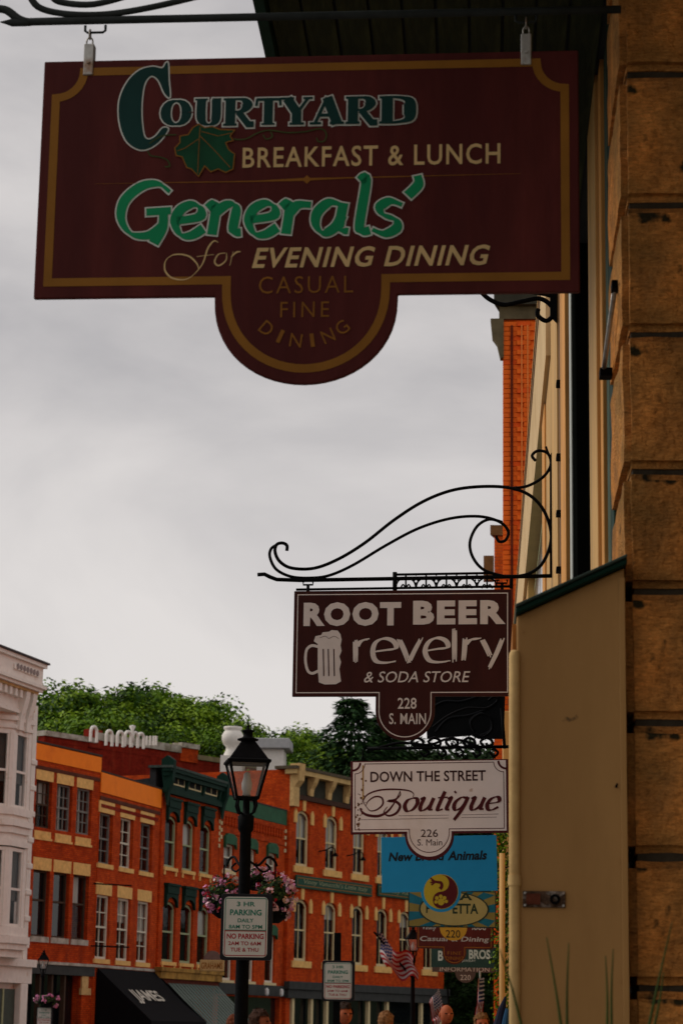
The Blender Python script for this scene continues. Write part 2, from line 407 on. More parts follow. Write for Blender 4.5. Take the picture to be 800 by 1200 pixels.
# tooling marks: fine horizontal combing added to the stone's relief
t = m_stone.node_tree; wv = N(t, 'ShaderNodeTexWave'); wv.wave_type = 'BANDS'; wv.bands_direction = 'Z'; wv.inputs['Scale'].default_value = 30
wv.inputs['Distortion'].default_value = 9; wv.inputs['Detail'].default_value = 3
tcn = N(t, 'ShaderNodeTexCoord'); t.links.new(tcn.outputs['Object'], wv.inputs['Vector'])
b2 = N(t, 'ShaderNodeBump'); b2.inputs['Strength'].default_value = .22; b2.inputs['Distance'].default_value = .012
t.links.new(wv.outputs['Fac'], b2.inputs['Height'])
old = [n for n in t.nodes if n.type == 'BUMP' and n != b2][0]; t.links.new(old.outputs[0], b2.inputs['Normal']); t.links.new(b2.outputs[0], t.nodes['Principled BSDF'].inputs['Normal'])
# fine grain: dark pits and paler combed lines in the stone's own colour
_p = t.nodes['Principled BSDF']; _src = _p.inputs['Base Color'].links[0].from_socket
_cm = N(t, 'ShaderNodeMapping'); _cm.inputs['Scale'].default_value = (1.0, 1.0, 3.2); t.links.new(tcn.outputs['Object'], _cm.inputs[0])
_fn = N(t, 'ShaderNodeTexNoise'); _fn.inputs['Scale'].default_value = 38; _fn.inputs['Detail'].default_value = 9; _fn.inputs['Roughness'].default_value = .75; t.links.new(_cm.outputs[0], _fn.inputs['Vector'])
_fr = N(t, 'ShaderNodeValToRGB'); _fr.color_ramp.elements[0].position = .36; _fr.color_ramp.elements[0].color = (.34, .32, .30, 1); _fr.color_ramp.elements[1].position = .62; _fr.color_ramp.elements[1].color = (1.35, 1.3, 1.2, 1)
t.links.new(_fn.outputs['Fac'], _fr.inputs[0])
_wm = N(t, 'ShaderNodeTexNoise'); _wm.inputs['Scale'].default_value = 2.3; _wm.inputs['Detail'].default_value = 5; t.links.new(tcn.outputs['Object'], _wm.inputs['Vector'])
_wr = N(t, 'ShaderNodeValToRGB'); _wr.color_ramp.elements[0].position = .38; _wr.color_ramp.elements[0].color = (.75, .72, .7, 1); _wr.color_ramp.elements[1].position = .62; _wr.color_ramp.elements[1].color = (1.35, 1.0, .78, 1); t.links.new(_wm.outputs['Fac'], _wr.inputs[0])
_m1 = N(t, 'ShaderNodeMix', data_type='RGBA', blend_type='MULTIPLY'); _m1.inputs[0].default_value = .55; t.links.new(_src, _m1.inputs[6]); t.links.new(_fr.outputs[0], _m1.inputs[7])
_oi = N(t, 'ShaderNodeObjectInfo'); _om = N(t, 'ShaderNodeMapRange'); _om.inputs['To Min'].default_value = .8; _om.inputs['To Max'].default_value = 1.2; t.links.new(_oi.outputs['Random'], _om.inputs['Value'])
_m2 = N(t, 'ShaderNodeMix', data_type='RGBA', blend_type='MULTIPLY'); _m2.inputs[0].default_value = 1; t.links.new(_m1.outputs[2], _m2.inputs[6]); t.links.new(_wr.outputs[0], _m2.inputs[7]); _m3 = N(t, 'ShaderNodeVectorMath', operation='SCALE'); t.links.new(_m2.outputs[2], _m3.inputs[0]); t.links.new(_om.outputs[0], _m3.inputs['Scale']); t.links.new(_m3.outputs[0], _p.inputs['Base Color'])
m_mortar = M('dark_mortar', (.045, .036, .024), var=.4, scale=10, bump=.4)

stoneb = thing('stone_building', 'tooled sandstone building corner filling the right edge of the picture', 'building', (1.2, 6.5, 0))
SB = Vector((1.2, 6.5, 0))
def sb(mb, name, mat, **k):
    o = mb.build(name, mat, stoneb, **k); o.matrix_parent_inverse = Matrix.Translation(-SB); return o
PY0 = WX * F_PX / 168 * 1.0                      # near face of the corner pier
PY1 = PY0 + .72
mb = MB(); mb.box(WX + .026, 3.6, PY0 + .026, PY1 - .01, .02, 12); sb(mb, 'mortar', m_mortar)
# recessed wall beside and behind the viewer
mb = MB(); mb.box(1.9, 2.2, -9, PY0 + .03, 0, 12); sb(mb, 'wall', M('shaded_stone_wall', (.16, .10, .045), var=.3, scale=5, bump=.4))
def rough_block(x0, x1, y0, y1, z0, z1, seed, n=7):
    bm = bmesh.new(); rnd = random.Random(seed)
    bmesh.ops.create_cube(bm, size=1)
    bmesh.ops.scale(bm, vec=(x1 - x0, y1 - y0, z1 - z0), verts=bm.verts)
    bmesh.ops.bevel(bm, geom=bm.edges[:], offset=.022, segments=2, affect='EDGES')
    bmesh.ops.subdivide_edges(bm, edges=[e for e in bm.edges if e.calc_length() > .1], cuts=n, use_grid_fill=True)
    from mathutils import noise
    for v in bm.verts:
        p = v.co * 6 + Vector((seed * 3.1, 0, seed)); nz = noise.fractal(p, 1, 2, 3)
        v.co += v.normal * nz * .007 if v.normal.length else Vector()
        v.co.y += .005 * noise.noise(p * 3)
    me = bpy.data.meshes.new('stone'); bm.to_mesh(me); bm.free(); me.materials.append(m_stone); return me
joints = [PY(765, y, PY0).z for y in (1318, 1158, 1004, 846, 692, 551, 390, 238, 84, -70, -225, -380)]
lo = joints[0]
zs = [lo - .37 * k for k in range(8, 0, -1) if lo - .37 * k > -.1] + joints
while zs[-1] < 9: zs.append(zs[-1] + .37)
for i in range(len(zs) - 1):
    z0, z1 = zs[i] + .010, zs[i + 1] - .010
    wd = .95 if i % 2 else .75
    xs = [WX, WX + wd, WX + wd + .85, 3.3]
    for j in range(3):
        x0, x1 = xs[j] + (.01 if j else 0), xs[j + 1] - .01
        me = rough_block(x0, x1, PY0 + random.uniform(-.006, .004), PY1, z0, z1, i * 3 + j, 9 if j == 0 else 2)
        o = bpy.data.objects.new('stone', me); col.objects.link(o); o.parent = stoneb
        o.location = Vector(((x0 + x1) / 2, (PY0 + PY1) / 2, (z0 + z1) / 2)) - SB
# vertical mouldings of the shop window after the pier: px edges at y~500, set-back, colour
def strip(name, p0, p1, X, mat, z0=0.0, z1=6.5, depth=.12, bevel=.004, py=480):
    y0 = PX(p1, py, X).y; y1 = PX(p0, py, X).y
    mb = MB(); mb.box(X, X + depth, y0, y1, z0, z1); return sb(mb, name, mat, bevel=bevel)
m_tan = M('warm_tan_paint', (.66, .31, .085), rough=.7, var=.14, scale=5, bump=.12, c2=(.40, .19, .06), c2amt=.42, stretch=(1, 1, .25))
m_tan2 = M('pale_tan_paint', (.56, .33, .12), rough=.7, var=.12, scale=5, bump=.12, c2=(.36, .22, .09), c2amt=.42, stretch=(1, 1, .25))
m_brown = M('dull_brown_paint', (.17, .085, .03), rough=.7, var=.25, scale=6, bump=.12)
strip('window_jamb', 714, 717.5, WX + .03, m_green, depth=.3)
strip('window_jamb', 710.5, 713.4, WX + .045, M('sage_green_paint', (.06, .085, .06), var=.2), depth=.3)
strip('window_jamb', 706, 710.2, WX + .05, m_green, depth=.3)
strip('pilaster', 699, 705.6, WX + .03, m_tan, depth=.3)
strip('pilaster', 690, 698.6, WX + .015, m_tan2, depth=.3)
# shop window: the opening's shade painted as a solid matte black block
y0 = PX(689.5, 480, WX + .08).y; y1 = PX(668.5, 480, WX + .03).y
mb = MB(); mb.box(WX + .022, WX + .4, y0, y1 - .005, 0, 6.5); sb(mb, 'shop_window', M('shop_shade_black', (.004, .0045, .004), rough=1, spec=0))
strip('window_frame', 666.6, 668.6, WX + .015, M('pale_grey_paint', (.42, .44, .40), var=.1), depth=.3)
strip('window_frame', 662, 666.3, WX + .025, M('sage_green_dark', (.05, .075, .055), var=.3, scale=3), depth=.3)
strip('pilaster', 656.2, 661.5, WX, m_tan, depth=.3)
strip('pilaster', 652.2, 656, WX + .01, m_brown, depth=.3)
strip('pilaster', 645, 652, WX, m_tan2, depth=.3, z1=5.9)
for py in (450, 536, 602, 668):                  # hinge pins down the brown board
    p = PX(654.5, py, WX); mb = MB(); mb.box(WX - .016, WX + .012, p.y - .05, p.y + .05, p.z - .012, p.z + .012); sb(mb, 'hinge', m_iron, bevel=.003)
# canopy over the pavement with board soffit
zc = 5.2; cx0 = PY(328, 0, (zc - CAMH) * F_PX / 1190).x
ye = 10.9
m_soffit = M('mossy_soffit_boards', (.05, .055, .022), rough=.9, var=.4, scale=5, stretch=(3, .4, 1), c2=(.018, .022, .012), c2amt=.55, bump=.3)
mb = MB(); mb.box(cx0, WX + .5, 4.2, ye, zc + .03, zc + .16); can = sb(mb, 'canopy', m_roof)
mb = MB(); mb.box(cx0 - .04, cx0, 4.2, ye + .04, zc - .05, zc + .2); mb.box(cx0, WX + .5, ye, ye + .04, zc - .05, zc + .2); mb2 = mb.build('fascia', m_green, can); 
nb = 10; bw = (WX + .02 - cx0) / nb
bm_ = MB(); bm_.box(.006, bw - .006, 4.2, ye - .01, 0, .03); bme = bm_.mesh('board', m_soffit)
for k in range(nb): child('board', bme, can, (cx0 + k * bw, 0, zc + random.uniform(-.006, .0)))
# tall window set in the wall above / awning arm: pale stay rod with iron ends
arm = thing('awning_arm', 'pale diagonal stay rod with black ends against the green window jamb', 'awning arm', PX(703, 440, WX - .02))
a = PX(720, 336, WX - .01); b = PX(706, 438, WX - .03)
def world_mesh(mb, name, mat, root, **k):
    o = mb.build(name, mat, root, **k); o.matrix_parent_inverse = root.matrix_basis.inverted(); return o
mb = MB(); mb.tube([a, b], .008, 10); world_mesh(mb, 'rod', m_steel, arm, smooth=True)
for p in (a, b): mb = MB(); mb.box(p.x - .012, p.x + .03, p.y - .03, p.y + .03, p.z - .014, p.z + .014); world_mesh(mb, 'bracket', m_iron, arm, bevel=.003)

# storefront side panel with sloping green capped roof, hasp
bay = thing('storefront_bay', 'brown sided projecting shopfront end with sloping green capped top beside the sandstone corner', 'shopfront', PY(668, 1200, PY0 - .05))
YB = PY0 - .06
tl, tr = PY(605, 722, YB), PY(731, 665, YB); xr = tr.x; xl = tl.x
m_panel = M('brown_board_paint', (.42, .235, .085), rough=.6, var=.07, scale=2.2, bump=.05, c2=(.34, .185, .065), c2amt=.47, spots=((.06, .04, .022), 14, .73), stretch=(1.6, 1, .45))
mb = MB(); mb.prism([(xl, 0), (xr, 0), (xr, tr.z), (xl, tl.z)], YB, YB + .55); world_mesh(mb, 'side_panel', m_panel, bay, bevel=.006)
sl = (tr.z - tl.z) / (xr - xl)
def roofpoly(o0, o1, e0=.004, e1=.006): return [(xl - e0, tl.z - e0 * sl + o0), (xr + e1, tr.z + e1 * sl + o0), (xr + e1, tr.z + e1 * sl + o1), (xl - e0, tl.z - e0 * sl + o1)]
mb = MB(); mb.prism(roofpoly(.002, .020), YB - .035, YB + .56); world_mesh(mb, 'roof_cap', m_green, bay, bevel=.004)
mb = MB(); mb.prism(roofpoly(.0205, .030), YB - .045, YB + .56); world_mesh(mb, 'roof_flashing', M('weathered_green', (.04, .06, .05), var=.4, scale=12), bay, bevel=.003)
mb = MB(); z0 = PY(604, 1300, YB).z; mb.box(xl - .012, xl - .001, YB + .02, YB + .5, 0, tl.z - .02); world_mesh(mb, 'edge_board', M('orange_brown_wood', (.34, .13, .03), var=.3, scale=8), bay)
# hasp
h0 = PY(612, 1044, YB); h1 = PY(662, 1064, YB)
m_rust = M('rusty_steel', (.085, .05, .032), rough=.55, metal=.5, var=.6, scale=60, c2=(.42, .38, .33), c2amt=.40, bump=.3)
hs = MB(); hs.box(h0.x, h1.x, YB - .008, YB - .001, h1.z, h0.z); hasp = world_mesh(hs, 'hasp', m_rust, bay, bevel=.002)
hk = MB(); cx = h1.x - .030; cz = (h0.z + h1.z) / 2
hk.box(h0.x + .01, h0.x + .05, YB - .014, YB - .0085, h1.z + .008, h0.z - .008); hk.build('strap', M('red_brown_rust', (.10, .028, .015), var=.4, scale=40), hasp)
hk = MB(); hk.tube([(cx + .011 * math.cos(a_), YB - .018, cz + .011 * math.sin(a_)) for a_ in [i * math.pi / 8 for i in range(16)]], .004, 8, closed=True); hk.build('staple', m_iron, hasp, smooth=True)
for dx, dz in ((.006, .006), (-.006 + (h1.x - h0.x), .006), (.006, h0.z - h1.z - .006), (-.006 + (h1.x - h0.x), h0.z - h1.z - .006)):
    hk = MB(); hk.tube([(h0.x + dx, YB - .012, h1.z + dz), (h0.x + dx, YB - .0085, h1.z + dz)], .0035, 8); hk.build('screw', m_steel, hasp)
kn = PY(721, 923, YB); mb = MB(); mb.tube([(kn.x, YB - .006, kn.z), (kn.x + .004, YB - .006, kn.z + .012)], [.004, .002], 8); world_mesh(mb, 'nail_head', m_iron, bay)

for px_, py_ in ((612, 740), (612, 1130), (612, 900), (724, 700), (725, 830), (725, 1010), (726, 1150), (668, 700)):
    s_ = PY(px_, py_, YB); mb = MB(); mb.tube([(s_.x, YB - .0025, s_.z), (s_.x, YB, s_.z)], .0042, 8); world_mesh(mb, 'screw', MATS['brown_board_paint'], bay)
mb = MB(); mb.box(xr - .018, xr + .001, YB - .006, YB - .0005, 0, tr.z - .03); world_mesh(mb, 'corner_bead', MATS['brown_board_paint'], bay, bevel=.003)
# rounded cream post in front of the bay
pt = PY(603, 756, YB - .1)
post = thing('downpipe', 'cream painted pipe with rounded top at the left edge of the brown panel', 'pipe', (pt.x, YB + .0, 0))
mb = MB(); rr = .0165
mb.lathe([(rr, 0), (rr, pt.z - .02), (rr * .92, pt.z - .008), (rr * .6, pt.z), (.001, pt.z + .003)], 20); mb.build('pipe', m_cream, post, smooth=True)
for z in (.8, 1.9): mb = MB(); mb.lathe([(rr + .003, z), (rr + .003, z + .03)], 20); mb.build('pipe_strap', m_cream, post)

# ================================================================== LOW CREAM BUILDING further along
yl0 = PX(645, 480, WX).y + .02; yl1 = 33.5
low = thing('low_cream_shop', 'cream single storey shop with long slanting cornice between sandstone and brick buildings', 'building', (WX + .5, yl0, 0))
zf1 = PX(636, 373, WX).z; zf0 = PX(649, 373, WX).z
def lm(mb, name, mat, **k): return world_mesh(mb, name, mat, low, **k)
wy0, wy1 = PX(636, 560, WX).y, PX(618, 560, WX).y
mb = MB(); mb.box(WX, WX + 3, yl0, wy0, 0, zf0 - .002); mb.box(WX, WX + 3, wy1, yl1, 0, zf0 - .002); mb.box(WX + .3, WX + 3, wy0, wy1, 0, zf0 - .002)
lm(mb, 'wall', m_tan2)
mb = MB(); mb.box(WX - .03, WX + 3, yl0, yl1, zf0, zf1); lm(mb, 'frieze', M('pale_beige_paint', (.60, .42, .22), var=.1, scale=3, c2=(.44, .28, .13), c2amt=.4))
mb = MB(); mb.box(WX - .035, WX + 3, yl0, yl1, zf1 + .002, zf1 + .10); lm(mb, 'cornice', m_brown)
mb = MB(); mb.box(WX - .042, WX + 3, yl0, yl1, zf1 + .102, zf1 + .13); lm(mb, 'cornice_cap', m_tan2)
mb = MB(); mb.box(WX + .06, WX + .12, wy0, wy1, .6, zf0 - .1); wn = lm(mb, 'window', m_gframe)
mb = MB(); mb.box(WX + .045, WX + .058, wy0 + .12, wy1 - .12, .8, zf0 - .25); lm(mb, 'pane', GLD)
mb = MB(); mb.box(WX - .012, WX, wy0 - .75, wy0 - .15, 0, zf0 - .01); lm(mb, 'pilaster', m_tan, bevel=.004)
mb = MB(); mb.box(.265, WX + .1, 30.8, 31.9, 0, zf0 - .01); lm(mb, 'end_pier', m_tan2, bevel=.01)
for yy in (22.5, 27.5): mb = MB(); mb.box(WX - .012, WX, yy, yy + .6, 0, zf0 - .01); lm(mb, 'pilaster', m_tan, bevel=.01)

# ================================================================== TALL BRICK BUILDING on the right
BY = 33.7; BX = PY(589, 500, BY).x
brb = thing('brick_building', 'tall bright orange brick building behind the hanging signs on the right', 'building', (BX + 1, BY, 0))
def bb(mb, name, mat, **k): return world_mesh(mb, name, mat, brb, **k)
ztop = PY(600, 356, BY).z
def slab(x0, y0, z0, z1, dy=16, sh=3.2, w=9):
    """block whose street face swings away to the right with the bend of the street"""
    mb = MB(); vs = [(x0, y0), (x0 + w, y0), (x0 + w, y0 + dy), (x0 + sh, y0 + dy)]
    mb._a([(x, y, z) for z in (z0, z1) for x, y in vs], [(0, 3, 2, 1), (4, 5, 6, 7), (0, 1, 5, 4), (1, 2, 6, 5), (2, 3, 7, 6), (3, 0, 4, 7)]); return mb
bb(slab(BX + .012, BY + .06, 0, ztop), 'wall', BR5)
M('single_brick', (.95, .17, .02), var=.15, scale=2.2, bump=.3, c2=(.70, .10, .015), c2amt=.42)
brm = MB(); brm.box(-.1025, .1025, -.05, .05, -.0345, .0345); bme = brm.mesh('brick', MATS['single_brick'])
bme2 = brm.mesh('brick', M('single_brick_dark', (.74, .10, .014), var=.3, scale=2.2, bump=.3))
hb = MB(); hb.box(-.048, .048, -.05, .05, -.0315, .0315); hbm = hb.mesh('brick', MATS['single_brick'])
zlow = PY(600, 700, BY).z; nbk = 0; r_ = 0; z = zlow
while z < ztop - .25 and nbk < 290:
    x = BX + (.101 if r_ % 2 == 0 else .206)
    if r_ % 2: child('brick', hbm, brb, Vector((BX + .048, BY + .052, z)) - brb.location); nbk += 1
    while x < BX + .62 and nbk < 295:
        # two shallow upright steps in the brickwork
        st = -.035 if .30 < x - BX < .46 else 0
        child('brick', bme2 if random.random() < .2 else bme, brb, Vector((x, BY + .052 + st + random.uniform(-.004, .004), z)) - brb.location)
        nbk += 1; x += .21
    z += .0755; r_ += 1
mb = MB(); mb.box(BX + .115, BX + .150, BY - .03, BY - .002, 2, ztop - .35); bb(mb, 'drain_pipe', M('red_brown_pipe', (.12, .02, .01), var=.3))
for dx in (.27, .36): mb = MB(); mb.box(BX + dx, BX + dx + .022, BY - .05, BY - .036, 2, ztop - .35); bb(mb, 'moulding', M('pale_orange_moulding', (.80, .24, .06), var=.2))
m_oc = M('olive_cornice_paint', (.045, .042, .03), var=.3, scale=3)
bb(slab(BX - .14, BY - .12, ztop - .04, ztop + .3, dy=16.2), 'cornice', m_oc)
bb(slab(BX - .06, BY - .0, ztop - .24, ztop - .042, dy=16.1), 'frieze', M('olive_cream_bracket', (.13, .105, .06), var=.3, scale=4))
brk = MB(); brk.prism([(.0, 0), (.0, -.62), (-.05, -.62), (-.10, -.4), (-.17, -.3), (-.2, 0)], -.09, .09)
bkm = brk.mesh('bracket', MATS['olive_cream_bracket'])
for k in range(7): child('bracket', bkm, brb, Vector((BX + .01 + k * .42, BY + .06 + k * 2.1, ztop - .242)) - brb.location)
far = thing('brick_building', 'narrow strip of brick shop just beyond the tall orange brick one on the right', 'building', (1.5, 55, 0))
zt = PY(582, 628, 55).z
for (mb_, nm_, mt_) in ((slab(.26, 55, 0, zt, 20, 5), 'wall', BR5), (slab(.16, 54.9, zt + .002, zt + .25, 20, 5), 'cornice', m_brown)): world_mesh(mb_, nm_, mt_, far)
mb = MB(); mb.box(.0, .25, 54.95, 55.25, zt - 1.1, zt - .5); world_mesh(mb, 'bracket', m_brown, far)

# sign-post pipe and vine near the right signs
pp = PY(588, 1000, 16.0)
pole = tag((lambda mb: mb.build('utility_pipe', m_tan2, None, smooth=True))(MB().lathe([(.03, .13), (.03, PY(588, 1000, 24).z)], 12)), 'thin tan pipe standing between the hanging signs and the wall', 'pipe')
pole.location = (PY(588, 1000, 24).x, 24.0, 0)
# ================================================================== HANGING SIGNS
def loc(F, pts, off=0): return [F.st(x, y, off) for x, y in pts]
def px2(F, pts, z, ox, oy, off=0): return [F.st(ox + x / z, oy + y / z, off) for x, y in pts]
def tabbed(x0, x1, z0, z1, tc_, tr, tdrop, n=24, corner=0.0):
    """rectangle with a round tab under it; tc_ centre x, tr radius, tdrop straight drop before the arc"""
    pts = []
    if corner:
        def cc(cx, cz, a0, a1): return [(cx + corner * math.cos(R(a0 + (a1 - a0) * i / 8)), cz + corner * math.sin(R(a0 + (a1 - a0) * i / 8))) for i in range(9)]
        pts += cc(x0, z1, -90, 0) ; pts += cc(x1, z1, 180, 270)
    else: pts += [(x0, z1), (x1, z1)]
    pts += [(x1, z0), (tc_ + tr, z0)]
    for i in range(n + 1):
        a = -math.pi * i / n; pts.append((tc_ + tr * math.cos(a), z0 - tdrop + tr * math.sin(a)))
    pts += [(tc_ - tr, z0), (x0, z0)]
    return pts
def hanger(F, root, px, py0, py1, mat=m_steel):
    (x, z1), (_, z0) = F.st(px, py0), F.st(px, py1)
    mb = MB(); h = (z1 - z0)
    nl = max(2, int(h / .035)); 
    for i in range(nl):
        zc_ = z0 + (i + .5) * h / nl; rr_ = h / nl * .62
        ring = [(x + (0 if i % 2 else math.cos(a) * .010), (math.cos(a) * .010 if i % 2 else 0), zc_ + math.sin(a) * rr_) for a in [k * math.pi / 5 for k in range(10)]]
        mb.tube(ring, .0028, 6, closed=True)
    return mb.build('chain', mat, root, smooth=True)
def sign(name, label, F, group=None):
    o = F.root(name); tag(o, label, 'sign', group); return o
TH = .02

# ---------- 1. Courtyard / Generals'
F1 = Frame(360, 205, PX(727, 10, WX).y - .15 + .12, ang=R(-1.6))
s1 = sign('hanging_sign', "large maroon board lettered Courtyard Breakfast & Lunch and Generals' hanging at the top", F1)
m_maroon = M('maroon_sign_paint', (.098, .018, .015), rough=.6, var=.22, scale=3, c2=(.068, .012, .011), c2amt=.5, stretch=(2.5, 1, .5), bump=.08)
m_gold = M('gold_sign_paint', (.27, .115, .015), rough=.5, var=.15, scale=4)
m_goldd = M('dim_gold_paint', (.25, .10, .014), rough=.5, var=.2, scale=6)
m_buff = M('buff_lettering', (.66, .47, .22), rough=.6, var=.12, scale=9)
m_brightg = M('bright_green_lettering', (.006, .26, .10), rough=.5, var=.12, scale=5)
m_deepg = M('deep_green_lettering', (.006, .040, .035), rough=.5, var=.15, scale=5)
m_outl = M('pale_outline_paint', (.66, .68, .62), rough=.6, var=.12, scale=9)
x0 = F1.st(47, 205)[0]; x1 = F1.st(678, 205)[0]; z1 = F1.st(360, 67)[1]; z0 = F1.st(360, 347)[1]
tl_ = F1.st(252, 352)[0]; tr_ = F1.st(466, 345)[0]; tb = F1.st(358, 451)[1]
def arcpts(xa, xb, zt_, zb, n=28, ex=.92):
    cx_ = (xa + xb) / 2; rx_ = (xb - xa) / 2
    return [(cx_ + rx_ * math.cos(-math.pi * i / n), zt_ + (zt_ - zb) * -abs(math.sin(math.pi * i / n)) ** ex) for i in range(n + 1)]
poly = [(x0, z1), (x1, z1), (x1, z0), (tr_, z0)] + arcpts(tl_, tr_, z0 - .015, tb)[0:] + [(tl_, z0), (x0, z0)]
mb = MB(); mb.prism(poly, -TH / 2, TH / 2); mb.build('board', m_maroon, s1, bevel=.004)
# gold border
yb = -TH / 2 - .0012
def cnr(cx, cz, r, a0, a1, n=8): return [(cx + r * math.cos(R(a0 + (a1 - a0) * i / n)), cz + r * math.sin(R(a0 + (a1 - a0) * i / n))) for i in range(n + 1)]
bx0, bx1 = x0 + .042, x1 - .042; bz1, bz0 = z1 - .038, z0 + .050; rc = .085
tlb, trb = F1.st(266, 335)[0], F1.st(452, 330)[0]; tbb = F1.st(358, 433)[1]
# concave top corners: the border dips in around each corner
bor = [(bx0, bz1 - rc)] + cnr(bx0 - .0, bz1, rc, -90, 0)[1:] + cnr(bx1, bz1, rc, 180, 270) + [(bx1, bz0), (trb, bz0)] + arcpts(tlb, trb, bz0 - .03, tbb) + [(tlb, bz0), (bx0, bz0)]
mb = MB(); mb.ribbon(bor, .026, yb, closed=True); mb.build('border', m_gold, s1)
# Courtyard
Z1, OX, OY = 2.857, 120, 60
cpoly = px2(F1, [(215, 45), (203, 62), (170, 57), (125, 70), (85, 110), (60, 170), (60, 240), (80, 300), (115, 330), (150, 333), (190, 310), (222, 268), (205, 262), (180, 290), (155, 300), (140, 280), (133, 200), (142, 120), (165, 88), (190, 102), (210, 145), (228, 158), (224, 100), (222, 48)], Z1, OX, OY)
cp = smoothp(cpoly, 4, True)
mbw = MB(); mbd = MB(); mbw.ribbon(cp, .0085, yb - .0004, closed=True)
mbd._a([(p[0], yb - .0012, p[1]) for p in cp], [tuple(range(len(cp)))])
SL = {  # slab letters in a unit box: (points, smooth, width)
 'O': [([(.5 + .34 * math.cos(a), .5 + .43 * math.sin(a)) for a in [i * math.pi / 10 for i in range(21)]], False, None)],
 'U': [([(.28, .98), (.28, .3), (.45, .07), (.68, .08), (.8, .3), (.8, .95)], True, None), ([(.05, .97), (.5, .97)], False, .08), ([(.66, .97), (.97, .97)], False, .08)],
 'R': [([(.26, 1), (.26, 0)], False, .3), ([(.05, .97), (.55, .97)], False, .08), ([(.05, .03), (.46, .03)], False, .08), ([(.3, .97), (.62, .95), (.76, .75), (.6, .53), (.3, .5)], True, None), ([(.5, .5), (.8, .03), (.97, .03)], False, .2)],
 'T': [([(.5, 1), (.5, 0)], False, .34), ([(.04, .94), (.96, .94)], False, .12), ([(.07, .95), (.05, .7)], False, .1), ([(.93, .95), (.95, .7)], False, .1), ([(.25, .03), (.75, .03)], False, .08)],
 'Y': [([(.2, .97), (.5, .45)], False, .3), ([(.85, .97), (.52, .42)], False, .1), ([(.5, .5), (.5, 0)], False, .3), ([(.0, .97), (.42, .97)], False, .08), ([(.7, .97), (1, .97)], False, .08), ([(.28, .03), (.74, .03)], False, .08)],
 'A': [([(.5, 1.0), (.8, .0)], False, .3), ([(.5, 1.0), (.16, .03)], False, .1), ([(.22, .33), (.7, .33)], False, .1), ([(.0, .03), (.34, .03)], False, .08), ([(.58, .03), (1, .03)], False, .08)],
 'D': [([(.26, 1), (.26, 0)], False, .3), ([(.05, .97), (.5, .97), (.8, .85), (.86, .5), (.8, .15), (.5, .03), (.05, .03)], True, None)]}
lets = [('O', 188.5, 226), ('U', 227, 261), ('R', 260, 300), ('T', 299, 331), ('Y', 329, 367), ('A', 363, 404), ('R', 403, 444), ('D', 442, 487)]
kk = 0
for ch, xa, xb in lets:
    mbw.cuts.append(len(mbw.f)); mbd.cuts.append(len(mbd.f))
    yt_ = 117.5 - (xa - 190) / 297 * 3.5; ybx = 150 - (xa - 190) / 297 * 4; 
    if ch == 'O': yt_ += 0
    a_, zb_ = F1.st(xa, ybx); b_, zt_ = F1.st(xb, yt_)
    for pts, sm, wd in SL[ch]:
        q = [(a_ + p[0] * (b_ - a_), zb_ + p[1] * (zt_ - zb_)) for p in pts]
        if sm: q = smoothp(q, 5)
        if wd is None:
            ws = []
            for i in range(len(q)):
                p = q[max(0, i - 1)]; r2 = q[min(len(q) - 1, i + 1)]; an = math.atan2(r2[1] - p[1], r2[0] - p[0])
                ws.append((.07 + .26 * abs(math.sin(an)) ** 1.5) * (b_ - a_))
        else: ws = [wd * (b_ - a_)] * len(q)
        mbd.ribbon(q, ws, yb - .0012 - kk * .0001)
        q2 = list(q)
        if ch != 'O':
            for e, s_ in ((0, 1), (-1, -2)):
                d = Vector((q[e][0] - q[s_][0], q[e][1] - q[s_][1])).normalized() * .0042; q2[e] = (q[e][0] + d.x, q[e][1] + d.y)
        mbw.ribbon(q2, [w_ + .0084 for w_ in ws], yb - .0002 - kk * .00002); kk += 1
mbw.build('letter_outline', m_outl, s1); mbd.build('lettering', m_deepg, s1)
# vine and leaf
leafp = [(325, 250), (345, 262), (370, 258), (395, 268), (445, 270), (430, 290), (440, 305), (415, 312), (425, 335), (445, 350), (440, 400), (415, 412), (390, 400), (365, 410), (345, 390), (325, 425), (300, 400), (285, 395), (270, 360), (250, 355), (245, 330), (262, 312), (262, 290), (290, 285), (305, 262)]
lp = px2(F1, leafp, Z1, OX, OY)
mb = MB(); mb._a([(p[0], yb - .0034, p[1]) for p in lp], [tuple(range(len(lp)))]); lf = mb.build('leaf_emblem', M('leaf_green_paint', (.006, .06, .025), rough=.5, var=.3, scale=10), s1)
mb = MB(); mb.ribbon(lp, .0035, yb - .0038, closed=True)
for ve in ([(330, 260), (325, 340), (322, 415)], [(330, 290), (380, 340), (430, 395)], [(325, 300), (280, 330), (255, 340)], [(335, 275), (390, 290), (435, 280)]): mb.ribbon(px2(F1, ve, Z1, OX, OY), .0022, yb - .0042)
mb.build('leaf_outline', m_goldd, s1)
mb = MB()
for k, vp in enumerate(([(155, 340), (165, 355), (195, 360), (220, 370), (228, 390), (212, 392)], [(160, 315), (200, 290), (250, 285)], [(440, 300), (480, 300), (520, 280), (560, 270), (620, 278), (680, 275), (730, 265), (750, 280), (745, 305), (725, 308), (718, 295)], [(540, 285), (550, 300), (570, 292), (565, 275)])):
    mb.cuts.append(len(mb.f)); mb.ribbon(smoothp(px2(F1, vp, Z1, OX, OY), 6), .0042, yb - .0026 - k * .0001)
mb.build('vine_emblem', M('vine_paint', (.05, .07, .018), rough=.5, var=.3, scale=10), s1)
mb = MB(); put_text(mb, F1, 'BREAKFAST & LUNCH', 285, 586, 172, 196, yb - .001, bold=.012, space=1.12); put_text(mb, F1, 'EVENING DINING', 296, 575, 290, 314, yb - .0014, bold=.022, shear=.24, space=1.1)
mb.build('lettering', m_buff, s1)
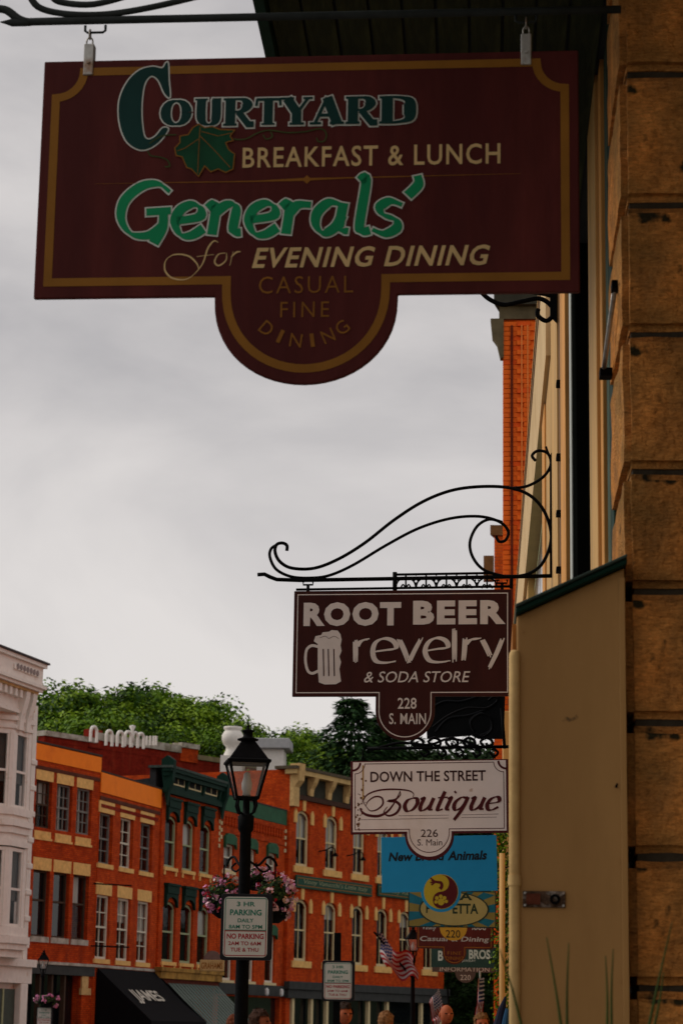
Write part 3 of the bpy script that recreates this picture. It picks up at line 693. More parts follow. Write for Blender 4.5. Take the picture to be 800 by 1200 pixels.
# divider with diamond
mb = MB(); dl = loc(F1, [(112, 217), (300, 214), (352, 212), (408, 210), (610, 205)]); mb.ribbon(dl, [.0008, .004, .009, .004, .0008], yb - .0006)
c_ = F1.st(360, 212); mb._a([(c_[0] - .014, yb - .001, c_[1]), (c_[0], yb - .001, c_[1] - .014), (c_[0] + .014, yb - .001, c_[1]), (c_[0], yb - .001, c_[1] + .014)], [(0, 1, 2, 3)])
mb.build('divider', m_goldd, s1)
mbw = MB(); mbg = MB()
put_script(mbw, F1, "Generals'", 135, 488, 241, 277, yb - .0006, (.10, .33), shear=.10, grow=.0046, nib=R(-35))
put_script(mbg, F1, "Generals'", 135, 488, 241, 277, yb - .0022, (.10, .33), shear=.10, nib=R(-35))
mbw.build('letter_outline', m_outl, s1); mbg.build('lettering', m_brightg, s1)
mb = MB()
for k, vp in enumerate(([(390, 645), (375, 640), (355, 665), (335, 720), (290, 765), (240, 765), (213, 740), (215, 705), (245, 685), (290, 690), (318, 715), (325, 735)], [(318, 692), (375, 685)], [(415, 680), (390, 685), (378, 710), (392, 722), (415, 705), (418, 680)], [(440, 675), (428, 722)], [(432, 695), (450, 678), (465, 676)])):
    q = smoothp(px2(F1, vp, Z1, OX, OY), 6); n_ = len(q)
    mb.ribbon(q, [.0018 + .0035 * abs(math.sin(math.pi * i / (n_ - 1) * (3 if k == 0 else 1))) for i in range(n_)], yb - .001 - k * .0001)
mb.build('script_lettering', m_buff, s1)
mb = MB(); put_text(mb, F1, 'CASUAL', 304, 414, 325, 345, yb - .001, bold=-.006, space=1.2); put_text(mb, F1, 'FINE', 329, 386, 355, 373, yb - .001, bold=-.004, space=1.3)
cc = F1.st(358, 333)
for i, ch in enumerate('DINING'):
    an = R(-90 + (i - 2.5) * 15.5); rad = .203; me_v, me_f = text2d(ch)
    wl = .012 if ch == 'I' else .036; hl = .042
    bx_, bz_ = cc[0] + rad * math.cos(an), cc[1] + rad * math.sin(an); ta = an + math.pi / 2
    mb._a([(bx_ + (u - .5) * wl * math.cos(ta) - (v * hl) * math.sin(ta), yb - .001, bz_ + (u - .5) * wl * math.sin(ta) + v * hl * math.cos(ta)) for u, v in me_v], me_f)
mb.build('lettering', m_goldd, s1)
for px_, pa, pb in ((106, 52, 90), (616, 40, 78)):
    (hx, ha), (_, hb) = F1.st(px_, pa), F1.st(px_, pb)
    mb = MB(); mb.box(hx - .016, hx + .016, -TH / 2 - .006, TH / 2 + .006, hb, ha - .004); cl = mb.build('clamp', m_steel, s1, bevel=.003)
    mb = MB(); mb.tube([(hx, -TH / 2 - .012, (ha + hb) / 2 - .012), (hx, -TH / 2 - .0062, (ha + hb) / 2 - .012)], .006, 8); mb.build('bolt', m_steel, cl)
hanger(F1, s1, 106, 36, 54, m_steel); hanger(F1, s1, 616, 22, 42, m_steel)

# bracket for sign 1
b1 = F1.root('sign_bracket'); tag(b1, 'dark green iron bar with scrolls carrying the large maroon sign at the top', 'bracket')
m_ironp = M('painted_iron', (.022, .026, .025), rough=.5, var=.3, scale=10)
q = loc(F1, [(-6, 10), (8, 12), (22, 22), (36, 26), (60, 25), (727, 11)])
mb = MB(); mb.tube([(x, 0, z) for x, z in smoothp(q, 5)[:-1] + [q[-1]]], .0135, 8, flat=.6); mb.build('bar', m_ironp, b1, smooth=True)
for pts in ([(33, -10), (45, 8), (75, 16), (120, 17), (170, 10), (235, -5), (330, -30)], [(60, -8), (70, 2), (110, 5), (160, -8)]):
    mb = MB(); q = smoothp(loc(F1, pts), 6); mb.tube([(x, 0, z) for x, z in q], .011, 8, flat=.6); mb.build('scroll', m_ironp, b1, smooth=True)
for px_ in (112, 616):
    hx, hz = F1.st(px_, 34 if px_ < 300 else 22); w2 = .032
    mb = MB(); mb.tube([(hx - w2, 0, hz + .012), (hx - w2, 0, hz - .006), (hx - w2 + .008, 0, hz - .012), (hx + w2 - .008, 0, hz - .012), (hx + w2, 0, hz - .006), (hx + w2, 0, hz + .012)], .0042, 8); mb.build('staple', m_ironp, b1, smooth=True)

# hidden-top scroll bracket behind it
F1b = Frame(610, 358, 12.9)
b2_ = F1b.root('sign_bracket'); tag(b2_, 'black scroll bracket tip peeping out under the right end of the maroon sign', 'bracket')
for k, pts in enumerate(([(560, 338), (572, 350), (590, 357), (612, 353), (632, 350), (645, 358), (648, 368), (640, 376), (630, 370), (630, 362)], [(560, 342), (600, 340), (640, 345), (650, 352)])):
    mb = MB(); q = smoothp(loc(F1b, pts), 6); mb.tube([(x, 0, z) for x, z in q], .014, 8); mb.build('scroll', m_iron, b2_, smooth=True)
mb = MB(); q = loc(F1b, [(644, 310), (652, 310), (652, 378), (644, 370)]); mb.prism(q, -.02, .02); mb.build('wall_plate', m_iron, b2_)

# ---------- 2. Root beer
YR = PX(645, 600, WX).y - .15
F2 = Frame(472, 757, YR, ang=R(-4))
s2 = sign('hanging_sign', 'dark brown board lettered ROOT BEER revelry & SODA STORE with a mug, number 228', F2)
m_rb = M('dark_brown_sign_paint', (.042, .010, .008), rough=.6, var=.2, scale=4, stretch=(2.5, 1, .5), bump=.06)
m_rbl = M('silvery_lettering', (.62, .56, .53), rough=.6, var=.06, scale=9)
x0, z1 = F2.st(345, 693); x1, z0 = F2.st(599, 816)
tcx = F2.st(474.5, 820)[0]; trr = (F2.st(509, 830)[0] - F2.st(440, 830)[0]) / 2; tbz = F2.st(475, 868)[1]; td = z0 - (tbz + trr)
mb = MB(); mb.prism(tabbed(x0, x1, z0, z1, tcx, trr, td), -TH / 2, TH / 2); mb.build('board', m_rb, s2, bevel=.003)
e = .024; mb = MB(); mb.ribbon(tabbed(x0 + e, x1 - e, z0 + e, z1 - e, tcx, trr - e * .9, td + e), .006, yb, closed=True); mb.build('border', m_rbl, s2)
mb = MB(); put_text(mb, F2, 'ROOT', 356, 470, 706, 734, yb - .001, bold=.055, space=1.18); put_text(mb, F2, 'BEER', 484, 592, 704, 732, yb - .001, bold=.055, space=1.18)
put_text(mb, F2, '& SODA STORE', 426, 551, 787, 800, yb - .001, shear=.22, bold=.004)
put_text(mb, F2, '228', 466, 488, 818, 831, yb - .001, bold=.012); put_text(mb, F2, 'S. MAIN', 456, 499, 836, 849, yb - .001, bold=.012, space=1.05)
mb.build('lettering', m_rbl, s2)
def brush(mb, F, strokes, z, ox, oy, y, w):
    k = 0
    for st in strokes:
        q = smoothp(px2(F, st, z, ox, oy), 5)
        for j in range(3):
            dx = (j - 1) * w * .32; rnd = random.Random(k * 7 + j); n_ = len(q)
            a = rnd.randint(0, 1); b = n_ - rnd.randint(0, 1)
            mb.ribbon([(p[0] + dx, p[1] + dx * .3 + (rnd.uniform(-.004, .004) if i in (0, n_ - 1) else 0)) for i, p in enumerate(q)][a:b], [w * .36 * (.55 + .45 * math.sin(math.pi * min(1, (i + 1.2) / n_ * 1.0))) for i in range(a, b)], y - (k * 3 + j) * .0001)
        k += 1
ZR = 800 / 260
mb = MB(); brush(mb, F2, [[(235, 185), (236, 225), (236, 268)], [(240, 215), (255, 190), (285, 182)],
    [(300, 228), (345, 222), (382, 215), (372, 190), (340, 180), (308, 195), (298, 230), (310, 262), (345, 268), (380, 262)],
    [(392, 182), (410, 220), (428, 268)], [(428, 268), (448, 225), (472, 180)],
    [(490, 225), (530, 218), (568, 212), (560, 188), (530, 178), (500, 192), (486, 225), (500, 258), (530, 266), (572, 262)],
    [(592, 145), (592, 205), (592, 264)], [(630, 178), (628, 220), (624, 264)], [(632, 205), (650, 185), (682, 182)],
    [(690, 182), (705, 210), (722, 248)], [(765, 180), (745, 230), (716, 290)]], ZR, 340, 690, yb - .001, .032)
mb.build('brush_lettering', m_rbl, s2)
mug = px2(F2, [(100, 200), (86, 190), (92, 172), (112, 168), (118, 158), (140, 156), (150, 150), (172, 152), (182, 165), (186, 185), (182, 205), (186, 225), (178, 245), (184, 265), (178, 290), (184, 335), (165, 345), (125, 346), (104, 338), (102, 310), (100, 300)], ZR, 340, 690)
mb = MB(); mb._a([(p[0], yb - .001, p[1]) for p in mug], [tuple(range(len(mug)))])
mb.ribbon(smoothp(px2(F2, [(102, 210), (78, 206), (60, 222), (56, 260), (64, 295), (80, 306), (104, 296)], ZR, 340, 690), 5), .017, yb - .0014); mb.build('mug_emblem', m_rbl, s2)
mb = MB()
for xa in (120, 138, 158): mb.ribbon(px2(F2, [(xa, 218), (xa + 2, 316)], ZR, 340, 690), .0072, yb - .0022)
mb.ribbon(smoothp(px2(F2, [(108, 178), (128, 172), (140, 180), (160, 172), (176, 182)], ZR, 340, 690), 4), .0025, yb - .0022); mb.build('mug_lines', m_rb, s2)
b2 = F2.root('sign_bracket'); tag(b2, 'long black wrought iron bracket with two sweeping scrolls above the root beer sign', 'bracket')
ZB = 800 / 380
def iron(pts, r, name='scroll', k=6, root=b2, F=F2, y=0, z=ZB, ox=290, oy=510, flat=1.0):
    q = px2(F, pts, z, ox, oy)
    if k > 1: q = smoothp(q, k)
    mb = MB(); mb.tube([(p[0], y, p[1]) for p in q], r, 8, flat=flat); return mb.build(name, m_iron, root, smooth=True)
iron([(97, 285), (97, 272), (86, 266), (72, 270), (68, 288), (80, 312), (110, 328), (165, 328), (225, 305), (290, 265), (360, 210), (430, 165), (500, 137), (570, 127), (640, 129), (690, 145), (725, 178), (745, 225), (746, 270), (725, 318), (692, 342), (650, 350)], .0105)
iron([(72, 270), (58, 280), (55, 300), (70, 330), (105, 348), (150, 352), (200, 346), (260, 320), (340, 272), (420, 230), (500, 205), (570, 200), (620, 213), (642, 236), (636, 258), (620, 262), (612, 248)], .0095, y=.004)
iron([(628, 215), (595, 208), (565, 226), (548, 265), (556, 303), (585, 334), (640, 350)], .0095, y=-.004)
iron([(655, 130), (690, 125), (728, 103), (747, 73), (740, 45), (716, 38), (701, 50), (710, 63)], .0095, y=.003)
iron([(748, 348), (748, 52)], .009, 'wall_bar', 1)
iron([(735, 28), (741, 45), (748, 60), (750, 44)], .007, 'finial', 4)
iron([(25, 344), (42, 343), (56, 350), (72, 356), (130, 358), (360, 354), (606, 350), (750, 347)], .0125, 'bar', 1)
iron([(362, 344), (606, 340)], .008, 'rail', 1); iron([(120, 381), (650, 373)], .008, 'rail', 1)
iron([(363, 338), (363, 382)], .014, 'rail_post', 1); iron([(650, 345), (650, 378)], .011, 'rail_post', 1)
for i in range(5):
    xa = 365 + i * 50
    iron([(xa + 25, 344), (xa + 25, 378)], .0055, 'baluster', 1, y=0)
    iron([(xa, 376), (xa + 6, 360), (xa + 25, 350), (xa + 44, 360), (xa + 50, 376)], .0055, 'arch', 4)
    iron([(xa + 12, 378), (xa + 18, 368), (xa + 25, 376), (xa + 32, 368), (xa + 38, 378)], .005, 'cusp', 3)
    for dx, dy in ((50, 352), (46, 358), (54, 358), (50, 365), (50, 345)):
        hx, hz = F2.st(290 + (xa + dx) / ZB, 510 + dy / ZB)
        mb = MB(); mb.tube([(hx, -.006, hz), (hx, .006, hz)], .0052, 6); mb.build('stud', m_iron, b2)
for px_ in (361, 588):
    hx, hz = F2.st(px_, 682 if px_ < 500 else 680); w2 = .03
    mb = MB(); mb.tube([(hx - w2, 0, hz + .004), (hx - w2, 0, hz - .018), (hx + w2, 0, hz - .018), (hx + w2, 0, hz + .004)], .006, 8); mb.box(hx - .009, hx + .009, -.006, .006, F2.st(px_, 697)[1], hz - .018); mb.build('hook', m_iron, b2)

# ---------- 3. Boutique
Y3 = 17.6
F3 = Frame(503, 935, Y3, ang=R(-6), tilt=R(-.7))
s3 = sign('hanging_sign', 'off white board with maroon edge lettered Down the Street Boutique, number 226', F3)
m_bq = M('offwhite_sign_paint', (.84, .71, .65), rough=.6, var=.05, scale=3, c2=(.68, .53, .44), c2amt=.36, spots=((.40, .18, .06), 5, .74))
m_bqm = M('maroon_lettering', (.085, .012, .014), rough=.6, var=.12, scale=7)
x0, z1 = F3.st(410, 893); x1, z0 = F3.st(595.5, 976)
x0 = F3.st(411, 935)[0]; x1 = F3.st(595.5, 935)[0]; z1 = F3.st(503, 891)[1]; z0 = F3.st(503, 977)[1]
tcx = F3.st(503, 985)[0]; trr = (F3.st(532, 985)[0] - F3.st(475, 985)[0]) / 2; tbz = F3.st(503, 1008)[1]; td = max(.0, z0 - (tbz + trr))
mb = MB(); mb.prism(tabbed(x0, x1, z0, z1, tcx, trr, td), -TH / 2, TH / 2); mb.build('board', m_bqm, s3, bevel=.003)
e = .017; inner = tabbed(x0 + e, x1 - e, z0 + e, z1 - .008, tcx, trr - e, td + e * .5, corner=.0)
mb = MB(); mb._a([(p[0], yb + .0002, p[1]) for p in inner], [tuple(range(len(inner)))]); mb.build('face', m_bq, s3)
e2 = .034; mb = MB(); mb.ribbon(tabbed(x0 + e2, x1 - e2, z0 + e2, z1 - .022, tcx, trr - e2, td + e2 * .3, corner=.075), .0055, yb - .001, closed=True)
def arcrib(cx, cz, a0, a1): return [(cx + .06 * math.cos(R(a0 + (a1 - a0) * i / 8)), cz + .06 * math.sin(R(a0 + (a1 - a0) * i / 8))) for i in range(9)]
mb.ribbon(arcrib(x0 + e2 * .4, z1 - .012, -90, 0), .016, yb - .0014); mb.ribbon(arcrib(x1 - e2 * .4, z1 - .012, 180, 270), .016, yb - .0014); mb.build('border', m_bqm, s3)
mb = MB(); put_text(mb, F3, 'DOWN THE STREET', 434, 569, 903.5, 916, yb - .001, bold=.018, space=1.0); put_text(mb, F3, '226', 493, 513, 972, 981, yb - .001, bold=.004); put_text(mb, F3, 'S. Main', 489, 518, 983.5, 991, yb - .001, bold=.0)
mb.build('lettering', M('dark_brown_lettering', (.05, .018, .016), rough=.6), s3)
ZQ = 800 / 210
mb = MB()
for k, (vp, w0, w1) in enumerate((([(262, 180), (238, 230), (205, 272), (165, 291), (120, 288), (95, 275), (85, 258), (95, 262)], .005, .021), ([(112, 250), (98, 225), (118, 195), (170, 176), (240, 172), (300, 178), (322, 192), (318, 208)], .004, .013),
        ([(262, 180), (262, 198), (240, 218), (212, 224), (245, 228), (262, 248), (245, 278), (212, 290), (190, 275), (205, 250)], .005, .021), ([(112, 250), (130, 268), (160, 262), (185, 238), (180, 210), (150, 205), (120, 225), (108, 248)], .004, .014))):
    q = smoothp(px2(F3, vp, ZQ, 400, 880), 6); n_ = len(q)
    mb.ribbon(q, [w0 + (w1 - w0) * math.sin(math.pi * i / (n_ - 1)) ** 1.2 for i in range(n_)], yb - .0011 - k * .0002)
put_script(mb, F3, 'outique', 470, 583, 935, 950, yb - .0025, (.08, .33), shear=.42, nib=R(10))
mb.ribbon(px2(F3, [(255, 290), (480, 287)], ZQ, 400, 880), .0028, yb - .001); mb.ribbon(px2(F3, [(538, 286), (700, 282)], ZQ, 400, 880), .0028, yb - .001)
mb.ribbon(px2(F3, [(85, 308), (478, 300)], ZQ, 400, 880), .0028, yb - .001); mb.ribbon(px2(F3, [(535, 298), (692, 296)], ZQ, 400, 880), .0028, yb - .001)
mb.build('script_lettering', m_bqm, s3)
mb = MB(); rnd = random.Random(3)
for i in range(34):                      # faded flower sprig down the left edge
    x, z = F3.st(421 + rnd.gauss(0, 2.0) + (4 if i > 20 else 0), 925 + rnd.uniform(0, 48) - (14 if i > 20 else 0)); r_ = rnd.uniform(.004, .010)
    mb._a([(x + r_ * math.cos(a + i), yb - .0008 - i * .00001, z + r_ * math.sin(a + i)) for a in (0, 1.2, 2.6, 3.8, 5)], [(0, 1, 2, 3, 4)])
mb.build('sprig_emblem', M('faded_brown_paint', (.16, .07, .035), var=.4, scale=20), s3)
mb = MB(); mb.ribbon(loc(F3, [(425.5, 897), (425.5, 938)]), .013, yb - .0006); mb.build('rust_stain', M('rust_stain', (.46, .28, .10), var=.15, scale=9), s3)
for px_ in (425, 579): hanger(F3, s3, px_, 880, 896, m_iron)
b3 = F3.root('sign_bracket'); tag(b3, 'black scrollwork bracket just above the white boutique sign', 'bracket')
ZI = 800 / 180
def iron3(pts, r, name='scroll', k=5): return iron(pts, r, name, k, b3, F3, 0, ZI, 430, 650)
iron3([(0, 1010), (740, 1000)], .012, 'bar', 1); iron3([(700, 800), (715, 1010)], .012, 'wall_bar', 1)
iron3([(20, 1020), (80, 1000), (170, 980), (250, 985), (330, 990), (420, 960), (520, 975), (600, 1010)], .010)
for k in range(5):
    x_ = 250 + k * 90
    iron3([(x_, 1000), (x_ - 20, 975), (x_ + 5, 955), (x_ + 35, 965), (x_ + 40, 990), (x_ + 15, 995), (x_ + 10, 980)], .011)
    iron3([(x_ + 40, 1005), (x_ + 70, 1030), (x_ + 50, 1050), (x_ + 28, 1030)], .010)
iron3([(340, 900), (420, 840), (520, 800), (620, 800), (680, 760), (660, 740), (630, 760)], .009); iron3([(560, 930), (540, 870), (590, 830), (640, 850), (650, 910), (600, 950), (560, 930)], .009)
# dark back of a further board between the two signs
F3b = Frame(545, 840, 20.5)
d3 = sign('hanging_sign', 'blank black board seen behind the lower right of the root beer sign', F3b)
mb = MB(); q = loc(F3b, [(497, 800), (592, 800), (590, 866), (560, 866), (552, 862), (500, 866)]); mb.prism(q, -TH / 2, TH / 2); mb.build('board', M('black_sign_paint', (.004, .0045, .005), rough=.8, var=.3, scale=4), d3)
mb = MB()
for vp in ([(510, 858), (525, 842), (550, 838), (575, 828), (583, 818), (578, 812)], [(556, 860), (550, 845), (562, 836), (574, 842), (574, 856), (562, 862)], [(505, 830), (520, 822), (540, 822), (560, 816)]):
    mb.tube([(p[0], -.02, p[1]) for p in smoothp(loc(F3b, vp), 5)], .009, 6)
mb.build('scroll_relief', M('dark_grey_relief', (.012, .013, .015), rough=.7), d3, smooth=True)

# ---------- 4. Blue animal sign
F4 = Frame(513, 1014, 21.5, ang=R(-6), tilt=R(-1.3))
s4 = sign('hanging_sign', 'bright blue board reading Animals with a round yellow and maroon emblem at its foot', F4)
m_blue = M('sky_blue_sign_paint', (.022, .29, .52), rough=.5, var=.05, scale=3)
x0 = F4.st(447, 1014)[0]; x1 = F4.st(582, 1014)[0]; z1 = F4.st(513, 980)[1]; z0 = F4.st(513, 1045)[1]; c_ = F4.st(516.5, 1045); rd = F4.st(540, 1045)[0] - c_[0]
hx_ = math.sqrt(max(0, rd ** 2 - (z0 - c_[1]) ** 2))
a0 = math.asin((z0 - c_[1]) / rd)
poly = [(x0, z1), (x1, z1), (x1, z0), (c_[0] + hx_, z0)] + [(c_[0] + rd * math.cos(a0 - (math.pi + 2 * a0) * i / 20), c_[1] + rd * math.sin(a0 - (math.pi + 2 * a0) * i / 20)) for i in range(1, 20)] + [(c_[0] - hx_, z0), (x0, z0)]
mb = MB(); mb.prism(poly, -TH / 2, TH / 2); mb.build('board', m_blue, s4, bevel=.002)
mb = MB(); put_text(mb, F4, 'New Breed', 455, 521, 998.5, 1009, yb - .001, bold=.032, shear=.2); put_text(mb, F4, 'Animals', 524, 571.5, 997, 1008, yb - .001, bold=.032, shear=.2); mb.build('lettering', M('black_lettering', (.014, .014, .016), rough=.5), s4)
m_yel = M('yellow_sign_paint', (.58, .38, .025), rough=.5, var=.08, scale=4); m_mar2 = M('deep_maroon_paint', (.12, .012, .012), rough=.5, var=.1, scale=4)
ri = rd * .86
def circ(cx, cz, r, n=28, a0=0, a1=360): return [(cx + r * math.cos(R(a0 + (a1 - a0) * i / n)), cz + r * math.sin(R(a0 + (a1 - a0) * i / n))) for i in range(n + (0 if a1 - a0 == 360 else 1))]
def face(mb, pts, y): mb._a([(p[0], y, p[1]) for p in pts], [tuple(range(len(pts)))])
mb = MB(); face(mb, circ(*c_, ri), yb - .001); face(mb, circ(c_[0] - .02 * ri, c_[1] + ri * .45, ri * .0 + .001), yb - .0012); mb.build('emblem', m_yel, s4)
mb = MB(); yy = [(c_[0] + ri * .97 * math.cos(R(a)), c_[1] + ri * .97 * math.sin(R(a))) for a in range(90, -91, -10)]
S2 = [(c_[0] + ri * .48 * math.cos(R(a)), c_[1] - ri * .48 + ri * .48 * math.sin(R(a))) for a in range(-90, -271, -15)]
S1_ = [(c_[0] + ri * .48 * math.cos(R(a)), c_[1] + ri * .48 + ri * .48 * math.sin(R(a))) for a in range(-90, 91, 15)]
face(mb, yy + S2[1:] + S1_[1:-1], yb - .0016); 
q = smoothp([(c_[0] - .5 * ri, c_[1] + .62 * ri), (c_[0] - .2 * ri, c_[1] + .55 * ri), (c_[0] + .02 * ri, c_[1] + .5 * ri), (c_[0] + .05 * ri, c_[1] + .3 * ri), (c_[0] - .05 * ri, c_[1] + .15 * ri)], 4); mb.ribbon(q, [ri * .12 + ri * .1 * i / len(q) for i in range(len(q))], yb - .0017)
for k in range(4): mb.ribbon([(c_[0] - .3 * ri, c_[1] + .56 * ri), (c_[0] - (.55 + .06 * (k % 2)) * ri, c_[1] + (.38 + .14 * k) * ri)], ri * .09, yb - .0018 - k * .0001)
mb.build('emblem_dark', m_mar2, s4)
mb = MB()
for dx, dz, r_ in ((0, -.58, .2), (-.24, -.36, .11), (-.02, -.27, .11), (.2, -.36, .11), (-.3, -.58, .1), (.3, -.56, .1)): face(mb, circ(c_[0] + dx * ri, c_[1] + dz * ri, r_ * ri, 12), yb - .0024 - dx * .0004)
mb.build('paw_emblem', m_yel, s4)
for px_ in (457, 571): hanger(F4, s4, px_, 970, 986, m_iron)

# ---------- 5. sunburst sign
F5 = Frame(530, 1066, 25.5)
s5 = sign('hanging_sign', 'olive and blue sunburst board with oval centre ending in ETTA, yellow 220 tab below', F5)
x0 = F5.st(478, 1066)[0]; x1 = F5.st(581, 1066)[0]; z1 = F5.st(530, 1044)[1]; z0 = F5.st(530, 1087)[1]
m_oliv = M('olive_gold_paint', (.21, .17, .05), rough=.6, var=.12, scale=5); m_dkteal = M('dark_teal_edge', (.02, .035, .03), rough=.6)
tcx = F5.st(531, 1087)[0]; trr = F5.st(547, 1087)[0] - tcx
mb = MB(); mb.prism([(x0, z1), (x1, z1), (x1, z0), (x0, z0)], -TH / 2, TH / 2); mb.build('board', m_dkteal, s5)
e = .012; mb = MB(); face(mb, [(x0 + e, z0 + e), (x1 - e, z0 + e), (x1 - e, z1 - e), (x0 + e, z1 - e)], yb); mb.build('face', m_oliv, s5)
mb = MB(); ox_, oz_ = (x0 + x1) / 2 + .02, (z0 + z1) / 2 - .03; hw = (x1 - x0) / 2 - e; 
def clip(a):
    d = (math.cos(a), math.sin(a)); t = 9
    for lim, o_, dd in ((x1 - e, ox_, d[0]), (x0 + e, ox_, d[0]), (z1 - e, oz_, d[1]), (z0 + e, oz_, d[1])):
        if abs(dd) > 1e-6:
            tt = (lim - o_) / dd
            if tt > 0: t = min(t, tt)
    return (ox_ + d[0] * t, oz_ + d[1] * t)
for k in range(16):
    a = k * math.pi / 8; mb._a([(ox_, yb - .0006, oz_), (*[clip(a)[0]], yb - .0006, clip(a)[1]), (clip(a + .2)[0], yb - .0006, clip(a + .2)[1])], [(0, 1, 2)])
mb.build('sun_rays', M('sign_blue_ray', (.012, .12, .19), rough=.6), s5)
el = [(ox_ + hw * .78 * math.cos(a), oz_ + .03 + (z1 - z0) * .44 * math.sin(a)) for a in [i * math.pi / 16 for i in range(32)]]
mb = MB(); mb.prism([(ox_ + (p[0] - ox_) * 1.05, oz_ + .03 + (p[1] - oz_ - .03) * 1.06) for p in el], yb - .006, yb - .0007); mb.build('oval_rim', m_dkteal, s5)
mb = MB(); face(mb, el, yb - .0066); mb.build('oval_face', M('pale_olive_paint', (.33, .28, .11), rough=.6, var=.08), s5)
mb = MB(); put_text(mb, F5, 'LA', 530, 553, 1046, 1055, yb - .0072, bold=.03); put_text(mb, F5, 'P', 499, 504, 1059, 1070, yb - .0072, bold=.03); put_text(mb, F5, 'ETTA', 530, 560, 1059, 1071, yb - .0072, bold=.03); mb.build('lettering', M('dark_green_letters', (.02, .035, .022)), s5)
mb = MB(); mb.prism([(tcx + trr * math.cos(R(a)), z0 - .0 + trr * .95 * math.sin(R(a))) for a in range(0, -181, -12)], -TH / 2 - .012, TH / 2 - .002); mb.build('number_tab', M('mustard_paint', (.46, .26, .03), rough=.6, var=.1), s5)
mb = MB(); put_text(mb, F5, '220', 522, 539, 1090, 1099, -TH / 2 - .0135, bold=.004); mb.build('number', MATS['black_lettering'], s5)

# ---------- 6-8 lower signs
F6 = Frame(533, 1102, 28.5)
s6 = sign('hanging_sign', 'maroon board reading Casual Dining directly under the sunburst sign', F6)
x0 = F6.st(488, 1100)[0]; x1 = F6.st(577, 1100)[0]; z1 = F6.st(533, 1080)[1]; z0 = F6.st(533, 1112)[1]; tcx = F6.st(532, 1112)[0]; trr = F6.st(546, 1112)[0] - tcx
mb = MB(); mb.prism(tabbed(x0, x1, z0, z1, tcx, trr, .04), -TH / 2, TH / 2); mb.build('board', m_maroon, s6)
mb = MB(); mb.ribbon(tabbed(x0 + .02, x1 - .02, z0 + .02, z1 - .02, tcx, trr - .02, .06), .008, yb, closed=True); put_text(mb, F6, 'FINE', 524, 540, 1115, 1119, yb, space=1.2); put_text(mb, F6, 'DINING', 522, 542, 1121, 1125, yb); mb.build('border', m_goldd, s6)
mb = MB(); put_text(mb, F6, 'Casual & Dining', 491, 573, 1097.5, 1105, yb - .001, bold=.012, shear=.2); put_text(mb, F6, 'Vinny', 493, 512, 1083, 1091, yb - .001, bold=.02, shear=.2); put_text(mb, F6, 'food', 552, 570, 1082, 1090, yb - .001, bold=.02, shear=.2); mb.build('lettering', M('pale_grey_letters', (.42, .42, .42)), s6)
F7 = Frame(548, 1125, 32)
s7 = sign('hanging_sign', 'dark green board ending in BROS. behind the maroon dining sign', F7)
x0 = F7.st(505, 1125)[0]; x1 = F7.st(585, 1125)[0]; z1 = F7.st(548, 1110)[1]; z0 = F7.st(548, 1134)[1]
mb = MB(); mb.prism([(x0, z1), (x1, z1), (x1, z0), (x0, z0)], -TH / 2, TH / 2); mb.build('board', M('slate_green_paint', (.022, .05, .045), rough=.6, var=.15), s7)
mb = MB(); put_text(mb, F7, 'B', 513, 519, 1114, 1126, yb - .001, bold=.03); put_text(mb, F7, 'BROS.', 549, 576, 1113, 1124, yb - .001, bold=.03); put_text(mb, F7, 'JEWELRY', 541, 557, 1124.5, 1128, yb - .001); mb.build('lettering', M('pale_green_letters', (.44, .50, .48)), s7)
F8 = Frame(545, 1138, 34)
s8 = sign('hanging_sign', 'lowest dull brown hanging board reading INFORMATION with a 220 tab', F8)
x0 = F8.st(506, 1138)[0]; x1 = F8.st(585, 1138)[0]; z1 = F8.st(545, 1126)[1]; z0 = F8.st(545, 1139.5)[1]; tcx = F8.st(545, 1140)[0]; trr = F8.st(557, 1140)[0] - tcx
mb = MB(); mb.prism(tabbed(x0, x1, z0, z1, tcx, trr, .0), -TH / 2, TH / 2); mb.build('board', M('dull_brown_sign_paint', (.085, .055, .045), rough=.6, var=.15), s8)
mb = MB(); put_text(mb, F8, 'INFORMATION', 515, 573, 1133.5, 1138.5, yb - .001, bold=.0); put_text(mb, F8, '220', 539, 551, 1142.5, 1148.5, yb - .001); mb.build('lettering', M('pale_tan_letters', (.50, .42, .36)), s8)
for (F, pxl, pyt, lab) in ((F4, 452, 974, 'thin dark bracket bar holding the blue animal sign'), (F5, 480, 1040, 'thin bracket bar hidden above the sunburst sign'), (F6, 490, 1077, 'thin bracket bar over the maroon dining sign'), (F7, 507, 1108, 'thin bracket bar over the dark green BROS. sign'), (F8, 508, 1125, 'thin bracket bar over the brown INFORMATION sign')):
    r_ = F.root('sign_bracket'); tag(r_, lab, 'bracket'); xa, za = F.st(pxl, pyt); yw = F.M.translation.y
    xw = WX - F.M.translation.x
    mb = MB(); mb.tube([(xa, .0, za), (xw, .0, za)], .012, 6); mb.build('bar', m_iron, r_)
    mb = MB(); mb.tube([(xa + .5, .0, za), (xa + .8, 0, za + .12), (xw, .0, za + .3)], .009, 6); mb.build('stay', m_iron, r_)
